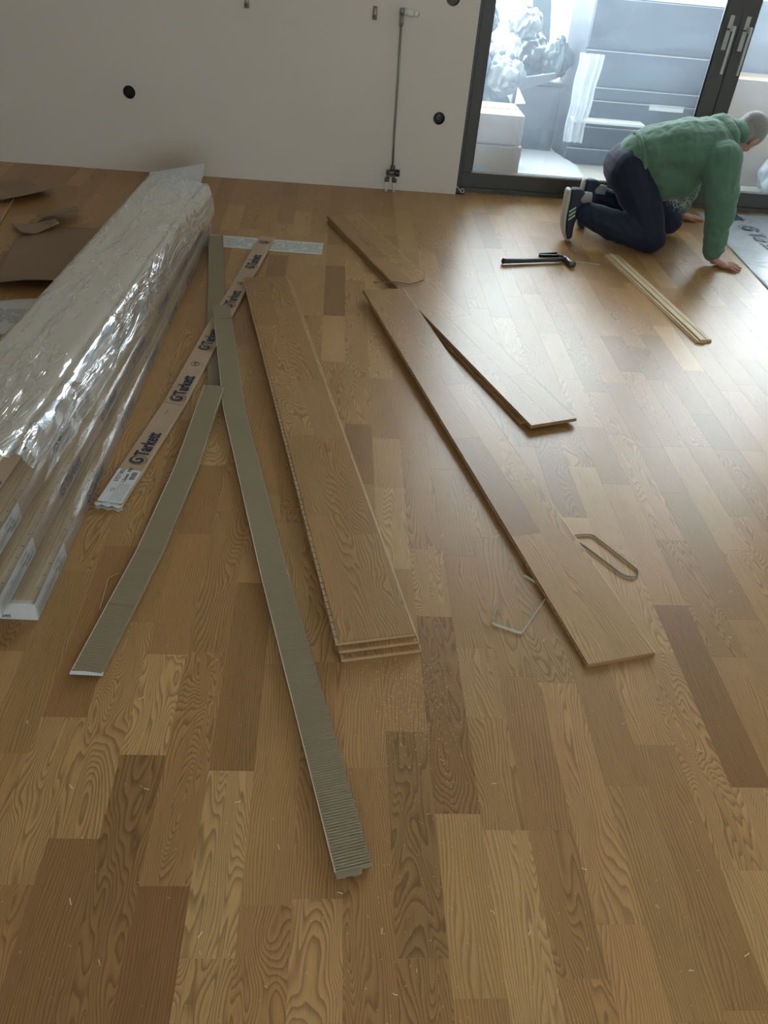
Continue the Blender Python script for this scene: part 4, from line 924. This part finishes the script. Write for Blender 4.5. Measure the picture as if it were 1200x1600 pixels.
# shoes
M_SOLE = plain('shoe_sole', (.52, .50, .47), .6); M_SHOE = plain('shoe_mesh', (.035, .045, .065), .75, scale=200); M_STRIPE = plain('pale_green_stripe', (.50, .72, .48), .4); M_SOCK = plain('grey_sock', (.30, .30, .31), .9)
def shoe(heel, toe, upv, side_out, lab):
    heel, toe = Vector(heel)*K, Vector(toe)*K; d = (toe-heel).normalized(); up = Vector(upv); up = (up-d*up.dot(d)).normalized(); s = d.cross(up).normalized(); L = .292
    e = empty('shoe', heel+Vector((0, 0, 0))); e.parent = pers; e.location = heel-pers.location; e['label'] = lab
    # stations: l, half width, sole lift, sole thickness, upper height
    S = [(0.0, .022, .010, .020, .050), (.012, .033, .003, .030, .075), (.05, .038, 0, .032, .092), (.095, .036, .0, .030, .090), (.14, .038, 0, .026, .072), (.19, .047, .002, .022, .056), (.23, .048, .008, .020, .048), (.262, .042, .020, .018, .040), (.284, .026, .034, .015, .028), (.292, .012, .040, .010, .014)]
    def loft(prof, nm, mat, lbl=None):
        V, Fc = [], []; m = None
        for st in S:
            ring = prof(st); m = len(ring)
            for a, b in ring: V.append(d*st[0]+s*a+up*b)
        for i in range(len(S)-1):
            for j in range(m): q = i*m+j; r = i*m+(j+1) % m; Fc.append((q, r, r+m, q+m))
        Fc.append(tuple(range(m))[::-1]); Fc.append(tuple(range((len(S)-1)*m, len(S)*m)))
        o = mobj(nm, V, Fc, mat, e, True); 
        if lbl: o['label'] = lbl
        ss = o.modifiers.new('s', 'SUBSURF'); ss.levels = 1; ss.render_levels = 2; return o
    loft(lambda t: [(-t[1]*.92, t[2]), (t[1]*.92, t[2]), (t[1]*1.06, t[2]+t[3]*.4), (t[1]*1.02, t[2]+t[3]), (-t[1]*1.02, t[2]+t[3]), (-t[1]*1.06, t[2]+t[3]*.4)], 'sole', M_SOLE, 'thick pale sole')
    loft(lambda t: [(-t[1]*.96, t[2]+t[3]*.9), (t[1]*.96, t[2]+t[3]*.9), (t[1]*.97, t[2]+t[3]+t[4]*.35), (t[1]*.75, t[2]+t[3]+t[4]*.8), (t[1]*.3, t[2]+t[3]+t[4]), (-t[1]*.3, t[2]+t[3]+t[4]), (-t[1]*.75, t[2]+t[3]+t[4]*.8), (-t[1]*.97, t[2]+t[3]+t[4]*.35)], 'upper', M_SHOE)
    bm = bmesh.new(); add_tube(bm, [d*.055+up*.085, d*.058+up*.120, d*.06+up*.150], [.030, .033, .031], 16); bmobj('sock', bm, M_SOCK, e, True, label='grey sock')
    for sg in (-1, 1):
        for k in range(3):
            c = d*(.118+.021*k)+s*sg*.0395*(1+.055*k)+up*.030
            a = d*.0045; t_ = (up*.036-d*.022); o_ = s*sg*.0035; q = [c-a, c+a, c+a+t_-s*sg*.006, c-a+t_-s*sg*.006]
            V = [v+o_ for v in q]+[v-o_ for v in q]
            mobj('stripe', V, [(0, 1, 2, 3), (7, 6, 5, 4), (0, 4, 5, 1), (1, 5, 6, 2), (2, 6, 7, 3), (3, 7, 4, 0)], M_STRIPE, e)
    return e
shoe((1.066, 3.775, .244), (1.088, 3.795, .012), (1, 0, .12), -1, 'running shoe with three pale stripes, nearer the camera')
shoe((1.200, 4.005, .236), (1.205, 4.01, .012), (1, -.25, .10), -1, 'running shoe with pale sole, farther from the camera')

# ---------------------------------------------------------------- balcony outside
YO = YD+.10
box_obj('balcony_floor', (XL-1, XR+2.5, YO, 7.6*K, -.30, .004), M_STONE, kind='structure')
box_obj('balcony_parapet', (XL-1, XR+2.5, 7.6*K, 7.6*K+.15, -.3, 1.0), M_CONC, kind='structure')
box_obj('ground', (-60, 60, 7.6*K+.15, 120, -6.3, -6.0), M_CONC, kind='structure')
box_obj('unseen_roof_slab', (XL-1, XR+2.5, YO+.20, 5.3*K, ZC+.05, ZC+.25), M_CEIL, kind='structure')  # added unseen slab, depth set to shade the clutter and limit floor glare
M_BROWNBOX = card_mat('packing_box_board', (.21, .145, .085), .6)
def carton(name, x0, x1, y0, y1, z0, z1, mat, label, lines=True, cat='box'):
    e = empty(name, P((x0+x1)/2, y0, z0), label=label, cat=cat); W = (x1-x0)*K; D = (y1-y0)*K; H = (z1-z0)*K
    box_obj('body', (-W/2, W/2, 0, D, .001, H), mat, e, bev=.004)
    bm = bmesh.new(); add_box(bm, -W/2, W/2, 0, D*.48, H, H+.004); bmobj('flap', bm, mat, e)
    bm = bmesh.new(); add_box(bm, -W/2, W/2, D*.52, D, H, H+.004); bmobj('flap', bm, mat, e)
    if lines:
        for k in range(4): box_obj('printed_line', (-W*.40, -W*(.05-.03*(k % 2)), -.0012, -.0002, H*(.42-.05*k), H*(.42-.05*k)+.006), M_PRINTG, e)
    return e
carton('cardboard_box', .72, 1.03, 4.68, 5.00, .004, .19, M_BROWNBOX, 'lower cardboard box with printed lines standing outside behind the left pane')
carton('cardboard_box', .70, 1.02, 4.69, 5.02, .198, .345, M_BROWNBOX, 'upper cardboard box outside behind the left pane, rubbish bags piled behind it', False)
carton('cardboard_box', 2.22, 2.85, 4.98, 5.26, .004, .57, M_BROWNBOX, 'wide beige carton outside behind the right pane', False)
# white polystyrene panel on the ground
prism('foam_panel', [tuple(P(x, y).xy) for x, y in ((1.06, 4.80), (1.445, 4.80), (1.47, 5.07), (1.39, 5.36), (1.13, 5.38))], .005, .035, plain('white_foam', (.36, .38, .40), .7), label='white foam panel lying on the balcony between box and drawer unit', cat='panel')
# big drawer unit
M_CAB = plain('grey_drawer_unit', (.045, .055, .070), .45); cb = empty('drawer_unit', P(1.80, 5.20, .004), label='tall grey drawer unit outside with a white label strip', cat='cabinet')
Wc = .78*K; cx0 = -.38*K; cx1 = cx0+Wc
box_obj('carcass', (cx0, cx1, .02, .60, .0, .885*K), M_CAB, cb, bev=.003)
zc = [0, .10, .225, .37, .44, .63, .885]
for a, b in zip(zc[:-1], zc[1:]):
    d_ = box_obj('drawer_front', (cx0+.004, cx1-.004, .0, .02, a*K+.004, b*K-.006), M_CAB, cb, bev=.002)
    box_obj('drawer_edge', (cx0+.004, cx1-.004, -.006, .0, b*K-.012, b*K-.006), M_ALUBEAD, d_)
box_obj('label_strip', (1.872*K-P(1.8, 0).x, 2.085*K-P(1.8, 0).x, -.003, -.0005, .335*K, .368*K), M_LABEL, cb)
box_obj('worktop', (cx0-.02, cx1+.02, -.02, .62, .885*K, .905*K), plain('pale_worktop', (.72, .75, .76), .5), cb, bev=.002)
box_obj('open_drawer', (cx0-.02, cx0+.42*K, -.10*K, .0, .255*K, .270*K), M_LABEL, cb, bev=.002, label='white drawer pulled out a little'); prism('drawer_side', [(cx0-.02, -.10*K), (cx0-.005, -.10*K), (cx0+.06, .0), (cx0+.045, .0)], .271*K, .345*K, M_LABEL, cb, label='white drawer side')
# rubbish bags: crumpled blobs
def bag(x, y, z, rx, ry, rz_, mat, label, seed, grp=None):
    bm = bmesh.new(); bmesh.ops.create_icosphere(bm, subdivisions=5, radius=1)
    for v in bm.verts:
        p_ = v.co.copy(); n1 = abs(noise.noise(p_*1.3+Vector((seed, 0, 0)))); n2 = abs(noise.noise(Vector((p_.x*2.6+seed, p_.y*2.6, p_.z*1.2)))); r = 1.05+.45*n1-.50*n2-.05*abs(noise.noise(p_*9))
        v.co = Vector((p_.x*rx*r*K, p_.y*ry*r*K, max(-rz_*K*.92, p_.z*rz_*r*K)))
    e = empty('rubbish_bag', P(x, y, z), seed*1.3, label=label, cat='rubbish bag')
    bmobj('bag_body', bm, mat, e, True)
    bm = bmesh.new(); add_tube(bm, [(0, 0, rz_*K*.8), (.01, 0, rz_*K*.98), (.03, .01, rz_*K*1.1)], [.05, .016, .04], 10); bmobj('tied_neck', bm, mat, e, True)
M_BAGW = plain('white_bag', (.17, .195, .20), .25, scale=6, bump=.3); M_BAGG = plain('grey_bag', (.04, .05, .06), .25, scale=6); M_BAGC = plain('blue_grey_bag', (.06, .085, .095), .25, scale=6)
bag(.90, 5.42, .17, .20, .16, .17, M_BAGC, 'blue-grey rubbish bag on the balcony floor behind the boxes', 1)
bag(1.20, 6.05, .20, .15, .13, .20, M_BAGG, 'dark grey rubbish bag on the floor beside the drawer unit', 2)
bag(.88, 5.45, .47, .17, .15, .12, M_BAGW, 'white rubbish bag lying on top of the blue-grey one', 3)
bag(1.20, 5.62, .51, .13, .11, .11, M_BAGG, 'dark grey rubbish bag on top of the heap, next to the white one', 4)
bag(2.62, 4.82, .13, .13, .11, .13, M_BAGW, 'white rubbish bag outside behind the right pane', 6)
# hanging clear drape at the left of the drawer unit
V, Fc = [], []
for i in range(13):
    for j in range(21):
        V.append((i*.014*(1.0-.2*j/20)+.004*sin(j*.7), .012*sin(i*1.4)+.01*noise.noise(Vector((i*.4, j*.3, 0))), -.028*j))
for i in range(12):
    for j in range(20): a = i*21+j; Fc.append((a, a+21, a+22, a+1))
o = mobj('plastic_drape', V, Fc, M_FOIL, smooth=True, label='clear plastic sheet hanging over the left corner of the drawer unit', cat='plastic sheet'); o.location = P(1.36, 5.10, .62)
# battens, folded sheets
bag(1.02, 5.30, .10, .09, .09, .10, M_BAGG, 'small dark rubbish bag wedged behind the upper box', 8)
bag(.78, 5.22, .47, .08, .10, .11, M_BAGC, 'striped-looking blue-grey bag above the upper box at the door post', 9)
bag(.98, 5.28, .45, .11, .10, .09, M_BAGW, 'white crumpled bag just above the upper box', 10)
bag(1.10, 5.50, .70, .10, .09, .08, M_BAGW, 'white bag perched in the middle of the heap', 11)
bag(.84, 5.56, .70, .10, .09, .09, M_BAGC, 'blue-grey bag highest at the left of the heap', 12)
bag(1.33, 5.50, .52, .09, .08, .10, M_BAGC, 'blue-grey bag resting on the crate beside the drawer unit', 13)
M_CRATE = plain('lilac_grey_crate', (.10, .10, .115), .5)
cr = empty('wrapped_crate', P(1.235, 5.44, .004), label='lilac-grey wrapped crate standing between boxes and drawer unit', cat='crate')
box_obj('crate_body', (-.15*K, .15*K, 0, .30*K, 0, .38*K), M_CRATE, cr, bev=.01); box_obj('crate_lid', (-.155*K, .155*K, -.005*K, .305*K, .381*K, .40*K), M_CRATE, cr, bev=.004)
M_BATTEN = plain('pale_batten', (.40, .39, .34), .6)
def bar(p, q, w_, label, mat=M_BATTEN, name='batten', cat='batten'):
    p, q = P(*p), P(*q); d = q-p; bm = bmesh.new(); add_box(bm, -w_/2, w_/2, -w_/2, w_/2, 0, d.length, .002); o = bmobj(name, bm, mat, label=label, cat=cat)
    o.location = p; o.rotation_mode = 'QUATERNION'; o.rotation_quaternion = d.to_track_quat('Z', 'Y'); return o
bar((1.10, 6.28, .02), (.93, 6.34, 1.25), .05, 'leftmost pale batten leaning over the rubbish heap')
bar((1.27, 6.28, .02), (1.16, 6.34, 1.25), .045, 'second pale batten from the left, leaning over the rubbish heap')
bar((1.42, 6.22, .02), (1.38, 6.30, .80), .030, 'short thin batten leaning between heap and drawer unit')
bar((.75, 6.22, .56), (1.45, 6.22, .62), .030, 'horizontal pale lath across the back of the heap')
def slab(pts, t, label, mat, name='folded_sheet', cat='plastic sheet'):
    a, b, c, d = [P(*p) for p in pts]; n_ = (b-a).cross(d-a).normalized()*t; V = [a, b, c, d, a+n_, b+n_, c+n_, d+n_]; org = a.copy(); V = [v-org for v in V]
    o = mobj(name, V, [(0, 1, 2, 3), (7, 6, 5, 4), (0, 4, 5, 1), (1, 5, 6, 2), (2, 6, 7, 3), (3, 7, 4, 0)], mat, label=label, cat=cat); o.location = org; return o
slab([(1.08, 5.84, .72), (1.15, 5.84, .76), (1.40, 5.82, .50), (1.33, 5.82, .44)], .012, 'bright bluish folded plastic sheet sticking out of the heap', M_BAGW)
slab([(1.20, 5.90, .80), (1.31, 5.90, .88), (1.36, 5.88, .52), (1.26, 5.88, .44)], .010, 'grey folded plastic sheet standing behind the bright one', M_BAGC)
slab([(.96, 5.36, .40), (1.30, 5.34, .47), (1.32, 5.36, .44), (.98, 5.38, .30)], .02, 'long white crumpled sheet across the middle of the heap', M_BAGW)
slab([(1.01, 4.98, .352), (1.07, 4.98, .358), (1.03, 5.02, .42), (1.02, 5.02, .43)], .012, 'small white paper wedge on the edge of the upper box', M_LABEL, 'paper_wedge', 'paper')
box_obj('tall_locker', (P(2.23, 0).x, P(2.95, 0).x, P(0, 5.30).y, P(0, 5.80).y, .005, .93*K), plain('locker_grey', (.09, .10, .115), .5), label='tall grey locker outside behind the beige carton', cat='locker')

# ---------------------------------------------------------------- shavings and sawdust
rr = random.Random(17)
M_CHIP = plain('shaving_wood', (.78, .62, .38), .7)
def shaving_mesh(seed):
    r5 = random.Random(seed); bm = bmesh.new(); p_ = Vector((0, 0, .0012)); a = r5.uniform(0, 6); pts = []
    for k in range(6): pts.append(p_.copy()); a += r5.uniform(-.9, .9); p_ = p_+Vector((cos(a)*.0026, sin(a)*.0026, r5.uniform(-.0001, .0009)))
    add_tube(bm, pts, .0009, 5, True, (1, .6)); me = bpy.data.meshes.new('wood_shaving'); bm.to_mesh(me); bm.free(); me.materials.append(M_CHIP); return me
SH = [shaving_mesh(i) for i in range(8)]
spots = [(-.53, .94), (-.28, .80), (-.12, .78), (-.20, .985), (.12, .555), (.30, .585), (.355, .56), (.44, .53), (.17, .50), (.24, .87), (.33, .82), (.62, .96), (.50, 1.18), (.37, 1.46), (.30, 1.52), (-.33, 1.00), (-.20, 1.10), (-.36, .60), (-.05, .48), (.05, .62), (.69, .52), (.82, .66), (.60, .50), (.93, 1.20), (.99, 1.35), (.22, 2.2), (-.30, .52), (-.41, .80), (.0, .95), (.20, 1.22), (.68, .75), (.47, .66), (.14, .47), (-.16, .55), (.38, .47), (-.05, .70), (.75, .90), (.86, 1.5), (1.10, 1.8), (.57, .60)]
for i, (x, y) in enumerate(spots):
    o = link(bpy.data.objects.new('wood_shaving', SH[i % 8])); o.location = P(x, y); o.rotation_euler = (0, 0, i*1.9); s = rr.uniform(.5, 1.0); o.scale = (s, s, s)
    tag(o, 'tiny curled pale wood shaving on the oak floor', 'wood shaving', 'wood shavings scattered over the floor')
V, Fc = [], []
def grain_at(x, y, z, s):
    b = len(V); a = rr.uniform(0, 6); l = s*rr.uniform(.8, 2.2); w2 = s*.5; dx, dy = cos(a)*l, sin(a)*l; nx, ny = -sin(a)*w2, cos(a)*w2
    V.extend([(x-dx-nx, y-dy-ny, z), (x+dx-nx, y+dy-ny, z), (x+dx+nx, y+dy+ny, z), (x-dx+nx, y-dy+ny, z), (x, y, z+s)]); Fc.extend([(b, b+1, b+4), (b+1, b+2, b+4), (b+2, b+3, b+4), (b+3, b, b+4), (b+3, b+2, b+1, b)])
for i in range(900):
    x = rr.gauss(.205, .055); y = rr.gauss(1.03, .09)
    if y > 1.12: continue
    grain_at(x*K, y*K, .0003, rr.uniform(.0004, .0011))
for i in range(650):
    x = rr.uniform(-.5, 1.1); y = rr.uniform(.42, 1.7)
    grain_at(x*K, y*K, .0003, rr.uniform(.0004, .0010))
for i in range(300):
    x = rr.gauss(.22, .10); y = rr.gauss(.72, .16); grain_at(x*K, y*K, .0003, rr.uniform(.0004, .0009))
mobj('sawdust', V, Fc, M_CHIP, label='pale sawdust sprinkled below the stack of three boards and over the floor', cat='sawdust', kind='stuff')
